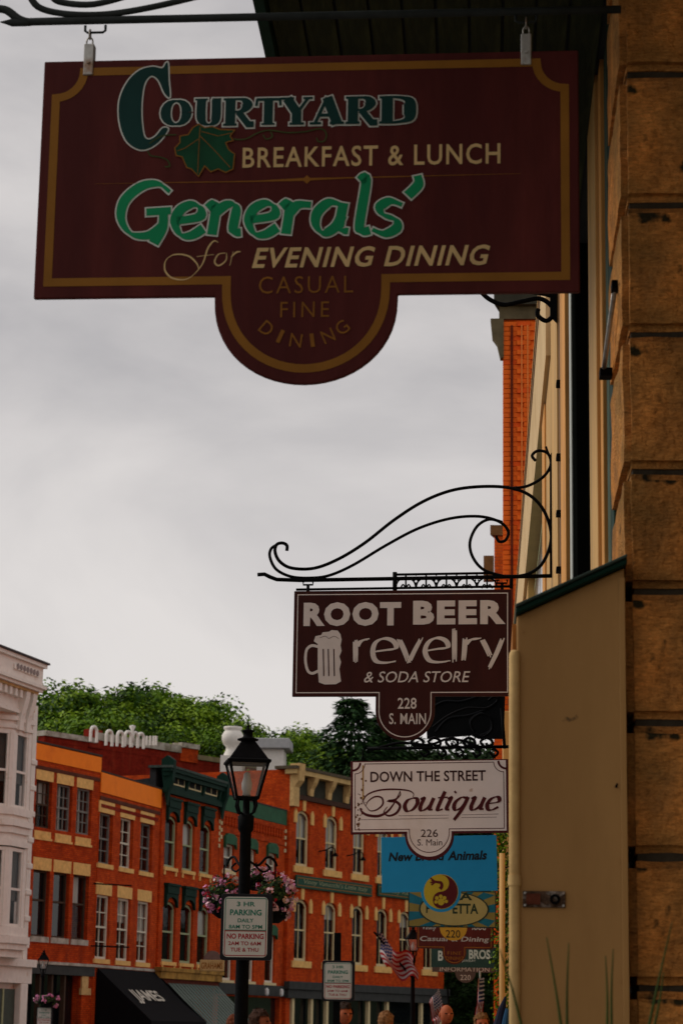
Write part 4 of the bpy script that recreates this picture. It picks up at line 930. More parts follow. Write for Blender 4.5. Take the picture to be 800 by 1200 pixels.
# ================================================================== BUILDINGS ACROSS THE STREET
class Facade:
    def __init__(s, name, label, xl, yref, Yl, xv, xr, yr, depth=9, group=None):
        s.F = Frame(xl, yref, Yl, xv=xv, z=0.0)
        s.W = s.F.st(xr, yr)[0]
        s.root = s.F.root(name); tag(s.root, label, 'building', group); s.depth = depth
        s.Yend = (s.F.M @ Vector((s.W, 0, 0))).y
    def st(s, x, y, off=0): return s.F.st(x, y, off)
    def z(s, x, y): return s.F.st(x, y)[1]
    def wall(s, mat, top, holes, depth=.32, name='wall', z0=0.0, side=None):
        """front wall with real openings and reveals, plus sides and back; arch = spring drop"""
        xs = sorted({0.0, s.W} | {h[0] for h in holes} | {h[1] for h in holes}); zs_ = sorted({z0, top} | {h[2] for h in holes} | {h[3] for h in holes})
        mb = MB()
        for i in range(len(xs) - 1):
            for j in range(len(zs_) - 1):
                cx, cz = (xs[i] + xs[i + 1]) / 2, (zs_[j] + zs_[j + 1]) / 2
                if any(h[0] < cx < h[1] and h[2] < cz < h[3] for h in holes): continue
                mb.quad((xs[i], 0, zs_[j]), (xs[i + 1], 0, zs_[j]), (xs[i + 1], 0, zs_[j + 1]), (xs[i], 0, zs_[j + 1]))
        for h in holes:
            a, b, c, d = h[:4]
            mb.quad((a, 0, c), (a, 0, d), (a, depth, d), (a, depth, c)); mb.quad((b, 0, c), (b, depth, c), (b, depth, d), (b, 0, d))
            mb.quad((a, 0, c), (a, depth, c), (b, depth, c), (b, 0, c)); mb.quad((a, 0, d), (b, 0, d), (b, depth, d), (a, depth, d))
            if len(h) > 4 and h[4]:
                r_ = h[4]; m_ = (a + b) / 2; n = 8
                mb.prism([(a, d)] + [(m_ - (b - a) / 2 * math.cos(math.pi * k / n / 2), d - r_ + r_ * math.sin(math.pi * k / n / 2)) for k in range(n + 1)], 0, depth)
                mb.prism([(b, d)] + [(m_ + (b - a) / 2 * math.cos(math.pi * k / n / 2), d - r_ + r_ * math.sin(math.pi * k / n / 2)) for k in range(n + 1)], 0, depth)
        D = s.depth; ftop = top; top = side or top
        mb.quad((0, 0, z0), (0, 0, top), (0, D, top), (0, D, z0)); mb.quad((s.W, 0, z0), (s.W, D, z0), (s.W, D, top), (s.W, 0, top))
        mb.quad((0, D, z0), (0, D, top), (s.W, D, top), (s.W, D, z0))
        o = mb.build(name, mat, s.root)
        mb = MB(); mb.box(.02, s.W - .02, .9, D - .02, z0 + .02, top - .5); mb.build('dark_room', m_dark, s.root)
        mb = MB(); mb.box(.05, s.W - .05, .35, D - .02, top - .45, top - .25); mb.build('roof', m_roof, s.root)
        return o
    def window(s, a, b, c, d, fm, cols=1, rows=1, arch=0, curtain=None, y=.16, fw=.07, lower=None, glass=None, mid=.5):
        """double-hung sash window: frame > pane, glazing_bar, curtain"""
        mb = MB(); n = 8
        if arch:
            out = [(a, c), (b, c)] + [((a + b) / 2 + (b - a) / 2 * math.cos(math.pi * k / n), d - arch + arch * math.sin(math.pi * k / n)) for k in range(n + 1)]
            mb.ribbon([(p[0] * 1 + ((a + b) / 2 - p[0]) * fw / (b - a), p[1] + ((c + d) / 2 - p[1]) * fw / (d - c)) for p in out], fw, y, closed=True)
            mb.box(a, a + fw, y + .002, y + .08, c, d - arch); mb.box(b - fw, b, y + .002, y + .08, c, d - arch); mb.box(a + fw, b - fw, y + .002, y + .08, c, c + fw)
        else:
            mb.box(a, a + fw, y, y + .08, c, d); mb.box(b - fw, b, y, y + .08, c, d); mb.box(a + fw, b - fw, y, y + .08, d - fw, d); mb.box(a + fw, b - fw, y, y + .08, c, c + fw)
        zm = c + (d - c) * mid; mb.box(a + fw, b - fw, y + .01, y + .09, zm - .035, zm + .035)
        o = mb.build('window', fm, s.root)
        gb = MB()
        for k in range(1, cols):
            x = a + (b - a) * k / cols; gb.box(x - .022, x + .022, y + .03, y + .075, zm + .036, d - fw - (0 if not arch else arch * .3)); 
            if lower is None or lower: gb.box(x - .022, x + .022, y + .03, y + .075, c + fw + .001, zm - .036)
        for k in range(1, rows):
            for (p, q_) in ((c + fw, zm), (zm, d - fw)):
                z = p + (q_ - p) * k / rows; gb.box(a + fw, b - fw, y + .035, y + .07, z - .018, z + .018)
        if gb.v: gb.build('glazing_bar', fm, o)
        mb = MB(); mb.quad((a + .01, y + .082, c + .01), (b - .01, y + .082, c + .01), (b - .01, y + .082, d - .01), (a + .01, y + .082, d - .01)); mb.build('pane', glass or GL, o)
        if curtain:
            z0_, z1_ = (c + (d - c) * curtain[0], c + (d - c) * curtain[1]); n_ = 14; vs = MB()
            xa, xb = (a, b) if len(curtain) < 3 else (a + (b - a) * curtain[2], a + (b - a) * curtain[3])
            for k in range(n_):
                xx0, xx1 = xa + (xb - xa) * k / n_, xa + (xb - xa) * (k + 1) / n_; o0, o1 = (.03 * (k % 2)), (.03 * ((k + 1) % 2))
                vs.quad((xx0, y + .16 + o0, z0_), (xx1, y + .16 + o1, z0_), (xx1, y + .16 + o1, z1_), (xx0, y + .16 + o0, z1_))
            vs.build('curtain', m_curtain, o)
        return o
    def bx(s, name, mat, x0, x1, y0, y1, z0, z1, parent=None, bevel=0):
        y0 = y0 * .5 if y0 < 0 else y0; y1 = y1 * .5 if y1 < 0 else y1
        mb = MB(); mb.box(x0, x1, y0, y1, z0, z1); return mb.build(name, mat, parent or s.root, bevel=bevel)
    def row(s, first, last, n, ytf, ybf, ytl, ybl):
        """n equal openings: first/last = (px left, px right); ytf,ybf top/bottom px of the first; returns local rects"""
        a0, z1a = s.st(first[0], ytf); b0, z0a = s.st(first[1], ybf); a1, z1b = s.st(last[0], ytl); b1_, z0b = s.st(last[1], ybl)
        z1, z0 = (z1a + z1b) / 2, (z0a + z0b) / 2; w = ((b0 - a0) + (b1_ - a1)) / 2
        return [(a0 + (a1 - a0) * k / (n - 1), a0 + (a1 - a0) * k / (n - 1) + w, z0, z1) for k in range(n)]

# ---------- B1 orange-brick with flat cream lintels
Y0_ = 82
A = Facade('brick_shop', 'orange brick shop with six flat headed windows right beside the white building', 35, 950, Y0_, 1600, 116, 950)
up = A.row((43.5, 60), (91, 106), 3, 912, 971, 923.5, 980); dn = A.row((39.8, 56), (86.7, 102), 3, 1018, 1097, 1025, 1103)
topA = A.z(40, 869)
st_top = A.z(80, 1131)
A.wall(BR1, topA, up + dn + [(.25, A.W - .9, .15, st_top - .1)])
zb_ = A.z(40, 889); A.bx('signboard', m_orangep, .06, A.W + .02, -.07, -.002, zb_, topA - .03)
A.bx('string_course', M('dark_brick_band', (.10, .03, .016), var=.3, scale=3), 0, A.W, -.05, -.001, zb_ - .34, zb_ - .2)
A.bx('coping', M('dark_coping', (.05, .04, .035), var=.2), -.05, A.W + .05, -.12, .4, topA + .001, topA + .06)
for k, (a, b, c, d) in enumerate(up):
    A.bx('lintel', m_lint, a - .06, b + .05, -.03, .12, d + .001, d + .38)
    A.bx('sill', m_lint, a - .03, b + .0, -.06, .14, c - .36, c - .12); A.bx('sill', m_lint, a - .07, b + .06, -.12, .14, c - .44, c - .362)
    A.window(a, b, c, d, m_dframe if k == 0 else M('grey_window_paint', (.20, .19, .17), var=.15), 3, 2, curtain=(.5, 1) if k == 0 else (.02, 1, .0, .62), y=.12)
for k, (a, b, c, d) in enumerate(dn):
    A.bx('lintel', m_lint, a - .06, b + .05, -.03, .12, d + .001, d + .44)
    A.bx('sill', m_coping, a - .07, b + .05, -.08, .14, c - .2, c - .001)
    A.window(a, b, c, d, m_dframe, 1, 1, glass=GL if k == 2 else GLD, y=.14, mid=.55, curtain=(.55, 1, .2, .75) if k == 2 else None)  # third window's pale curtain paints in a whitish reflection on the glass
A.bx('store_cornice', m_coping, -.1, A.W + .1, -.28, -.002, st_top - .02, st_top + .08)
A.bx('storefront_beam', m_storegrey, .0, A.W - .0, -.2, -.003, st_top - .36, st_top - .03)
for x in (.3, 1.25, 2.1, 3.0): A.bx('storefront_post', m_dframe, x, x + .1, .02, .2, .13, st_top - .37)
A.bx('shop_window', GLD, .26, A.W - .95, .3, .34, .5, st_top - .37)
A.bx('column', BR1, A.W - .88, A.W - .3, -.14, -.004, .13, st_top - 1.05); A.bx('column_cap', m_cream, A.W - .94, A.W - .24, -.2, -.003, st_top - 1.045, st_top - .8); A.bx('column_block', m_cream, A.W - .86, A.W - .4, -.14, -.004, st_top - .795, st_top - .37)
mb = MB(); mb.tube([(A.W * .93, -.1, A.z(112, 1036)), (A.W * 1.22, -.9, A.z(112, 1036))], .03, 6); mb.build('sign_arm', m_iron, A.root)
mb = MB(); mb.tube([(A.W * .93, -.1, A.z(112, 1109)), (A.W * 1.22, -.9, A.z(112, 1109))], .03, 6); mb.build('sign_arm', m_iron, A.root)

# ---------- B2
B = Facade('brick_shop', 'lower orange brick shop with wide orange panel and black cloth awning', 116.4, 960, A.Yend, 1170, 188, 960)
up = B.row((117.5, 129.5), (165.5, 179), 3, 951, 1013, 963.5, 1024); dn = B.row((114, 126), (162, 174.5), 3, 1047.5, 1123.5, 1055.5, 1129.5)
topB = B.z(121, 905)
awz = B.z(150, 1137)
B.wall(BR2, topB, up + dn + [(.3, B.W - .3, .15, awz - .15)])
zb_ = B.z(119, 928.5); B.bx('signboard', m_orangep, -.0, B.W - .04, -.09, -.002, zb_, topB - .02)
B.bx('coping', MATS['dark_coping'], 0, B.W, -.1, .4, topB + .001, topB + .05)
B.bx('string_course', MATS['dark_brick_band'], .0, B.W - .1, -.07, -.001, zb_ - .28, zb_ - .14); B.bx('string_course', BR4, .12, B.W - .3, -.04, -.001, zb_ - .56, zb_ - .42)
for rw in (up, dn):
    for k, (a, b, c, d) in enumerate(rw):
        B.bx('lintel', m_lint, a - .10, b + .12, -.03, .12, d + .001, d + .44)
        B.bx('sill', m_lint, a - .1, b + .12, -.09, .14, c - .17, c - .001)
        if rw is up: B.window(a, b, c, d, [MATS['grey_window_paint'], m_wframe, MATS['grey_window_paint']][k], 2, 2, curtain=(.5, 1, 0, .6) if k != 1 else None, y=.14)
        else: B.window(a, b, c, d, m_wframe, 2, 2, y=.10, fw=.09, curtain=[None, (.62, 1), (.35, 1, .5, 1)][k])
B.bx('store_cornice', m_coping, .1, B.W - .1, -.12, -.002, awz + .02, awz + .12)
# black awning
xa, xb = B.st(113, 1137)[0], B.st(181, 1140)[0]; aw_d = 2.2; aw_h = 1.9
mb = MB(); n = 10
for k in range(n):
    t0, t1 = k / n, (k + 1) / n; f = lambda t: (-.05 - aw_d * t, awz - aw_h * t - .12 * math.sin(math.pi * t))
    (y0, z0), (y1, z1) = f(t0), f(t1); mb.quad((xa, y0, z0), (xb, y0, z0), (xb, y1, z1), (xa, y1, z1))
mb.quad((xa, -.05 - aw_d, awz - aw_h), (xb, -.05 - aw_d, awz - aw_h), (xb, -.06 - aw_d, awz - aw_h - .3), (xa, -.06 - aw_d, awz - aw_h - .3))
for x in (xa, xb): mb._a([(x, -.05, awz), (x, -.05 - aw_d, awz - aw_h), (x, -.05 - aw_d, awz - aw_h - .3), (x, -.05, awz - aw_h - .1)], [(0, 1, 2, 3)])
aw = mb.build('awning', m_blackcloth, B.root)
tv, tf = text2d('JJAMES', .02, 1.0); ax0, ax1 = xa + (xb - xa) * .16, xa + (xb - xa) * .66; up_ = Vector((0, aw_d, aw_h)).normalized(); 
mb = MB(); mb._a([(ax0 + u * (ax1 - ax0), -.09 - aw_d * (.62 - .27 * v), awz - aw_h * (.62 - .27 * v) - .09) for u, v in tv], tf); mb.build('lettering', M('pale_awning_letters', (.55, .52, .44)), aw)

# ---------- B3 arched windows, dark green cornice and hoods
Cc = Facade('brick_shop', 'orange brick shop with dark green bracketed cornice and green hooded arched windows', 189.3, 985, B.Yend, 1250, 257, 985)
up = Cc.row((194.2, 206), (235, 247), 3, 953, 1017.5, 966, 1026); dn = Cc.row((191.5, 204), (232.3, 245), 3, 1054, 1126, 1063, 1133)
topC = Cc.z(192, 897); zcb = Cc.z(192, 929)
ycor = Cc.z(215, 1143)
Cc.wall(BR3, topC - .1, [(*r_, .3) for r_ in up + dn] + [(.3, Cc.W - .3, .15, ycor - .25)], side=topB - .3)
mb = MB(); mb.box(.0, Cc.W, .33, .6, topB - .3, topC - .12); mb.build('parapet_back', m_roof, Cc.root)
mb = MB(); mb._a([(0, .61, topB - .28), (Cc.W, .61, topB - .28), (Cc.W, .61, topC - .5), (0, .61, topC - .5), (0, 8, topB - .28), (Cc.W, 8, topB - .28)], [(0, 1, 2, 3), (0, 3, 4), (1, 5, 2), (3, 2, 5, 4)]); mb.build('lean_roof', m_roof, Cc.root)
W_ = Cc.W; H_ = topC - zcb
cor = Cc.bx('cornice', m_green, .0, W_, -.3, -.002, zcb + .22, topC - .42)
Cc.bx('cornice_moulding', m_green, -.1, W_ + .1, -.62, -.01, topC - .42 + .001, topC - .24); Cc.bx('cornice_moulding', m_green, -.16, W_ + .16, -.8, -.01, topC - .24 + .001, topC - .1); Cc.bx('cornice_top', M('weathered_green_lead', (.05, .07, .06), var=.4, scale=6), -.2, W_ + .2, -.86, .6, topC - .1 + .001, topC)
Cc.bx('cornice_foot', m_green, -.05, W_ + .05, -.42, -.002, zcb, zcb + .219)
cb_ = MB(); cb_.prismx([(-.9, topC + .22), (-.3, topC + .42), (.2, topC + .25), (.2, topC - .2), (-.32, zcb - .5), (-.5, zcb + .1), (-.8, zcb + .5)], -.14, .14); cbm = cb_.mesh('corner_bracket', m_green)
for x in (.12, W_ - .12): child('corner_bracket', cbm, Cc.root, (x, 0, 0), scale=(1, .5, 1))
for k in range(3):
    x0 = .55 + k * (W_ - .9) / 3; x1 = x0 + (W_ - .9) / 3 - .55
    v = Cc.bx('attic_vent', m_dark, x0, x1, -.33, -.301, zcb + .42, zcb + .85)
    mb = MB(); mb.ribbon([(x0, zcb + .42), (x1, zcb + .42), (x1, zcb + .85), (x0, zcb + .85)], .05, -.169, closed=True); mb.ribbon([((x0 + x1) / 2, zcb + .42), ((x0 + x1) / 2, zcb + .85)], .05, -.1695); mb.build('vent_frame', m_cframe, v)
    mb = MB(); mb.prismx([(-.30, topC - .45), (-.152, topC - .45), (-.152, zcb + .3), (-.2, zcb + .3)], x1 + .14, x1 + .34); mb.build('bracket', m_green, Cc.root)
hd = None
for rw in (up, dn):
    for (a, b, c, d) in rw:
        w2 = (b - a) / 2 - .02
        mb = MB(); mb.box(-w2, w2, -.34, -.002, .32, .62); mb.box(-w2 - .06, w2 + .06, -.42, -.003, .622, .72); o_ = MB()
        mb.prism([(-w2, .318), (-w2, -.22), (-w2 + .1, -.12)] + [(-(w2 - .1) * math.cos(math.pi * k / 8), -.12 + .3 * math.sin(math.pi * k / 8)) for k in range(9)] + [(w2 - .1, -.12), (w2, -.22), (w2, .318)], -.26, -.004)
        if hd is None: hd = mb.mesh('window_hood', m_green)
        child('window_hood', hd, Cc.root, ((a + b) / 2, 0, d), scale=(1, .5, 1))
        Cc.bx('sill', m_lint, a - .08, b + .08, -.14, .14, c - .14, c - .001)
        for x in (a - .02, b - .12): Cc.bx('sill_bracket', m_lint, x, x + .14, -.09, -.002, c - .32, c - .141)
        Cc.window(a, b, c, d, m_gframe, 1, 1, arch=.3, y=.1, fw=.10, glass=GL, curtain=random.choice([None, (.5, 1), (.3, 1, .45, 1)]))
for z_, n_ in ((topC - 1.6, 5),):
    for k in range(n_): Cc.bx('quoin', m_cframe, W_ - .1 + (k % 2) * .0, W_ + .06, -.06, -.003, z_ - .26 * k - .16, z_ - .26 * k)
# ochre store cornice and metal awning
xa, xb = Cc.st(182, 1143)[0], Cc.st(254, 1150)[0]
Cc.bx('store_cornice', m_ochre, xa, xb, -.5, -.002, ycor - .18, ycor + .10); Cc.bx('store_cornice_moulding', m_ochre, xa - .08, xb + .08, -.62, -.002, ycor + .101, ycor + .26)
Cc.bx('store_fascia', M('dark_red_fascia', (.10, .02, .01), var=.3), xa + .1, xb - .1, -.3, -.002, ycor - .42, ycor - .182)
xa2, xb2 = Cc.st(193, 1150)[0], Cc.st(252, 1155)[0]; zA = ycor - .3; nn_ = 15
aw = thing('tmp', 'x', 'x'); bpy.data.objects.remove(aw)
awp = MB(); awp.box(xa2, xb2, -.12, -.08, zA - .05, zA); awr = awp.build('awning', m_awn2, Cc.root)
mb = MB(); pw = (xb2 - xa2) / nn_
mb._a([(0, -.1, 0), (pw * .8, -.1, 0), (pw * .8, -2.1, -1.9), (0, -2.1, -1.9), (pw * .8, -.1, -.05), (pw, -.1, -.05), (pw, -2.1, -1.95), (pw * .8, -2.1, -1.95), (0, -2.1, -2.15), (pw * .8, -2.1, -2.15)], [(0, 1, 2, 3), (4, 5, 6, 7), (1, 4, 7, 2), (3, 2, 9, 8)])
pm = mb.mesh('metal_sheet', m_awn2)
for k in range(nn_): child('metal_sheet', pm, awr, (xa2 + k * pw, 0, zA))
# small oval sign
F_ov = Frame(249, 1127, Cc.Yend - 4.5)
ov = sign('hanging_sign', 'small arched tan sign with gold lettering beside the ochre shop cornice', F_ov)
p0, p1 = F_ov.st(234, 1138), F_ov.st(263, 1125); pt_ = F_ov.st(249, 1114)[1]
mb = MB(); n = 12; r_x = (p1[0] - p0[0]) * .36; mb.prism([(r_x * math.cos(math.pi * k / n), p1[1] + (pt_ - p1[1]) * math.sin(math.pi * k / n)) for k in range(n + 1)], -.04, .04); mb.build('arched_top', M('mauve_sign_paint', (.20, .13, .11), var=.15), ov)
mb = MB(); mb.box(p0[0], p1[0], -.06, .06, p0[1], p1[1] - .002); mb.build('board', m_cream, ov, bevel=.03)
mb = MB(); put_text(mb, F_ov, 'GRAHAMS', 236, 261, 1128, 1135.5, -.063, bold=.02); mb.build('lettering', M('brown_gold_letters', (.30, .11, .02)), ov)

# ---------- B4
Dd = Facade('brick_shop', 'orange brick shop with plain green fascia and green hooded windows behind the lamp post', 257, 1000, Cc.Yend, 1350, 334, 1000)
up = Dd.row((262.5, 272.5), (312.5, 324), 3, 988, 1021, 998, 1029)
z0u = Dd.z(316, 1029); up = [(a, b, z0u, d) for a, b, c, d in up]
dn = Dd.row((261, 271), (311, 322), 3, 1087, 1148, 1096, 1153)
topD = Dd.z(262, 931.5); zbd = Dd.z(260, 949); awz4 = Dd.z(300, 1166)
Dd.wall(BR2, topD, [(*r_, .1) for r_ in up + dn] + [(.3, Dd.W - .3, .15, awz4 - .1)])
Dd.bx('green_fascia', m_green2, .0, Dd.W, -.12, -.002, zbd, topD); Dd.bx('coping', MATS['dark_coping'], 0, Dd.W, -.16, .4, topD + .001, topD + .06)
Dd.bx('brick_band', BR1, .1, Dd.W - .1, -.10, -.002, zbd - .22, zbd - .02); Dd.bx('brick_band', BR1, .1, Dd.W - .1, -.10, -.002, zbd - .95, zbd - .75)
nd = 22; dm = MB(); dm.box(0, .15, -.09, -.002, zbd - .62, zbd - .24); dm = dm.mesh('dentil', BR1)
for k in range(nd): child('dentil', dm, Dd.root, (.2 + k * (Dd.W - .5) / nd, 0, 0))
for x in (.02, Dd.W - .16):
    for k in range(4): Dd.bx('quoin', m_cframe, x, x + .14, -.12, -.0015, zbd - .35 - .3 * k, zbd - .19 - .3 * k)
for rw in (up, dn):
    for (a, b, c, d) in rw:
        mb = MB(); w2 = (b - a) / 2 + .06; m_ = (a + b) / 2
        mb.prism([(m_ - w2, d - .2), (m_ - w2, d + .3), (m_ - w2 * .5, d + .44), (m_ + w2 * .5, d + .44), (m_ + w2, d + .3), (m_ + w2, d - .2), (m_ + w2 - .12, d - .02), (m_ - w2 + .12, d - .02)], -.12, -.003); mb.build('window_hood', m_green2, Dd.root)
        Dd.bx('sill', m_cframe, a - .14, b + .16, -.1, .14, c - .16, c - .001)
        Dd.window(a, b, c, d, m_wframe, 1, 1, y=.1, fw=.1, curtain=(.5, 1) if rw is up else None)
Dd.bx('store_fascia', m_storegrey, .0, Dd.W, -.3, -.003, awz4 - .02, awz4 + .45)
for k, x in enumerate((Dd.W * .28, Dd.W * .62, Dd.W * .85)):
    mb = MB(); mb.lathe([(.05, awz4 - .02), (.09, awz4 + .05), (.09, awz4 + .25), (.03, awz4 + .32)], 8, c=(x, -.42)); mb.build('lamp_bulb', M('white_bulb', (.7, .7, .68), var=.02), Dd.root)
Dd.bx('shop_window', GLD, .35, Dd.W - .35, .2, .24, .2, awz4 - .1)

# ---------- B5 large bracketed building
E = Facade('brick_block', 'large orange brick block with cream bracketed cornice and arched keystone windows', 337.5, 1040, Dd.Yend, 1800, 520, 1080, depth=14)
def seq(pxs, yt0, yb0, yt3, yb3):
    zt = (E.z(350, yt0) + E.z(420, yt3)) / 2; zb = (E.z(350, yb0) + E.z(420, yb3)) / 2; w = E.st(425.5, 1100)[0] - E.st(412.5, 1100)[0]
    return [(E.st(p, 1090)[0], E.st(p, 1090)[0] + w * 1.12, zb, zt) for p in pxs]
upx = [344.8, 379.6, 412.3, 441, 468, 496]
up = seq(upx, 951, 1014.5, 960, 1025); dn = seq(upx, 1053.5, 1126, 1061, 1131)
topE = E.z(353, 904); zfr = E.z(350, 934); zst = E.z(340, 1150)
E.wall(BR3, topE, [(*r_, .42) for r_ in up + dn] + [(.4, E.W - .4, .15, zst - .5)])
E.bx('frieze', M('dark_olive_frieze', (.035, .035, .025), var=.25, scale=2), .0, E.W, -.12, -.002, zfr + .1, topE - .25)
E.bx('frieze_moulding', M('dull_maroon_moulding', (.06, .03, .02), var=.3), .0, E.W, -.3, -.002, zfr - .12, zfr + .099)
E.bx('cornice', M('cream_cornice_paint', (.58, .40, .17), var=.12, scale=2, c2=(.36, .22, .09), c2amt=.4), -.35, E.W + .4, -.95, .1, topE - .249, topE - .02)
E.bx('cornice_top', M('brown_cornice_top', (.09, .07, .045), var=.3), -.45, E.W + .5, -1.08, .6, topE - .019, topE + .12)
mb = MB(); hB = topE - .25 - zfr
mb.prismx([(-.9, -.001), (-.12, -.001), (-.12, -hB + .15), (-.35, -hB + .12), (-.42, -hB * .55), (-.75, -hB * .25)], -.2, .2); brm_ = mb.mesh('bracket', m_cream)
nb_ = 8; sp = (E.st(399, 925)[0] - E.st(357, 925)[0]) / 2
for k in range(nb_ + 3):
    x = E.st(361, 925)[0] + k * sp
    if x < E.W - .5: child('bracket', brm_, E.root, (x, 0, topE - .25), scale=(1, .55, 1))
mb = MB(); mb.prismx([(-1.05, .5), (-.1, .5), (-.1, -hB - .5), (-.5, -hB - .5), (-.5, -hB * .6), (-.95, -hB * .3)], -.28, .28); eb = mb.mesh('end_bracket', m_cream)
for x in (.15, E.W - .15): child('end_bracket', eb, E.root, (x, 0, topE - .25), scale=(1, .55, 1))
ks = MB(); ks.prism([(-.13, 0), (-.17, .72), (.17, .72), (.13, 0)], -.10, -.004); ksm = ks.mesh('keystone', m_lint)
im = MB(); im.prism([(-.02, -.45), (-.02, .35), (-.2, .62), (-.36, .3), (-.36, -.45)], -.10, -.004); imm = im.mesh('impost', m_lint)
im = MB(); im.prism([(.02, -.45), (.02, .35), (.2, .62), (.36, .3), (.36, -.45)], -.10, -.004); imm2 = im.mesh('impost', m_lint)
for rw in (up, dn):
    for k, (a, b, c, d) in enumerate(rw):
        child('keystone', ksm, E.root, ((a + b) / 2, 0, d - .03), scale=(.9, .7, .8)); child('impost', imm, E.root, (a, 0, d - .34), scale=(.85, .7, .62)); child('impost', imm2, E.root, (b, 0, d - .34), scale=(.85, .7, .62))
        E.bx('sill', m_lint, a - .25, b + .28, -.16, .14, c - .3, c - .001)
        E.window(a, b, c, d, m_cframe, 2, 1, arch=.42, y=.12, fw=.13, curtain=((.5, 1), (.38, 1), (.5, 1), (.5, 1))[k] if (rw is up and k < 4) else ((.72, 1) if k in (1, 4) else None))  # upper row: pale curtains also paint in the bright sky reflection
E.bx('storefront_cornice', m_storegrey, -.2, E.W + .2, -.55, -.002, zst - .35, zst); E.bx('storefront_beam', m_storegrey, -.1, E.W + .1, -.35, -.002, zst - .75, zst - .351)
for px_ in (341, 363, 381, 430, 452, 492, 514): x = E.st(px_, 1180)[0]; E.bx('storefront_post', m_cframe, x, x + .22, -.12, .1, .13, zst - .76)
E.bx('shop_window', GLD, .42, E.W - .42, .22, .26, .3, zst - .6)
for (p0_, p1_, q0, q1, txt) in ((344, 433, 1025, 1040, "Vinny Vanucchi's Little Italy"), (440, 505, 1036, 1050, 'Family Restaurant')):
    a, z1 = E.st(p0_, q0); _, z0 = E.st(p0_, q1); b = E.st(p1_, q1 + 4)[0]
    gs = E.bx('name_board', m_greens, a, b, -.3, -.15, z0, z1, bevel=.02)
    mb = MB(); mb.ribbon([(a + .12, z0 + .12), (b - .12, z0 + .12), (b - .12, z1 - .12), (a + .12, z1 - .12)], .04, -.153, closed=True); mb.build('gilt_line', m_goldd, gs)
    tv, tf = text2d(txt, .0, 1.0); mb = MB(); w_ = (b - a) * .84
    mb._a([(a + (b - a) * .08 + u * w_ + .12 * v, -.154, z0 + (z1 - z0) * (.28 + .46 * v)) for u, v in tv], tf); mb.build('lettering', M('faded_gilt', (.30, .30, .17)), gs)
for px_, py_ in ((372, 998), (405, 1003)):    # gooseneck lamps over the green board
    x, z_ = E.st(px_, py_)
    mb = MB(); mb.tube([(x, -.05, z_), (x + .1, -.4, z_ + .08), (x + .2, -.65, z_ + .22), (x + .25, -.8, z_ + .12), (x + .25, -.82, z_ - .05)], .03, 6); mb.lathe([(.05, z_ - .05), (.16, z_ - .22)], 10, c=(x + .25, -.82)); mb.build('gooseneck_lamp', m_iron, E.root)

# ---------- big firewall building behind
Fw = Facade('brick_block', 'dark red brick parapet wall with pale coping rising behind the orange shops', 52, 869, 132, 2500, 345, 905, depth=10)
zc_ = Fw.z(150, 873); Wf = Fw.W
mb = MB(); mb.box(0, Wf, 0, 10, 0, zc_ - .5); mb.build('wall', BR4, Fw.root)
xs_ = [0] + [Fw.st(p, 873)[0] for p in (112, 211, 231, 330)] + [Wf]
hts = [zc_ - .2, zc_ - .0, zc_ + .35, zc_ - .25, zc_ - .6]
for i in range(5):
    x0, x1, h = xs_[i], xs_[i + 1], hts[i]
    mb = MB(); mb.box(x0, x1 - .01, -.02 - .1 * (i == 2), .5, zc_ - .499, h); mb.build('parapet', BR4 if i != 2 else BR1, Fw.root)
    mb = MB(); mb.box(x0 - .05, x1, -.15 - .1 * (i == 2), .6, h + .001, h + (.45 if i == 1 else .3)); mb.build('coping', m_coping if i != 3 else M('mossy_coping', (.20, .16, .09), var=.3, scale=3), Fw.root)
x_ = Fw.st(112, 866)[0]; mb = MB(); mb.box(x_ - .6, x_ + .5, -.1, .4, zc_ - .499, zc_ + .6); mb.build('chimney_pier', BR4, Fw.root)
# white balustrade standing on the wall
Fb = Frame(165, 866, 132.4, xv=2500)
bal = Fb.root('balustrade'); tag(bal, 'white rooftop balustrade of small arches on the dark red brick parapet', 'balustrade')
arch = MB(); r_ = .21; ap = [(-r_, 0), (-r_, .45)] + [(-r_ * math.cos(math.pi * k / 8), .45 + r_ * 1.2 * math.sin(math.pi * k / 8)) for k in range(1, 8)] + [(r_, .45), (r_, 0)]
arch.tube([(p[0], 0, p[1]) for p in ap], .075, 6); am = arch.mesh('arch', m_white)
for px_, h in ((110, 858.5), (128, 863), (141, 864), (150, 864), (158, 865), (165, 866)):
    x, z_ = Fb.st(px_, h + 7); o = child('arch', am, bal, (x, 0, z_ - .2), scale=(1.2, 1.3, 1.25))
for px_ in (172, 176, 180, 183): x, z_ = Fb.st(px_, 873.5); mb = MB(); mb.box(x - .05, x + .05, -.05, .05, z_, z_ + .55); mb.build('baluster', m_white, bal)
x, z_ = Fb.st(155, 866); mb = MB(); mb.lathe([(.12, z_ - .2), (.15, z_ + .3), (.08, z_ + .5), (.2, z_ + .75), (.06, z_ + .8)], 10, c=(x, 0)); mb.build('finial', m_white, bal, smooth=True)
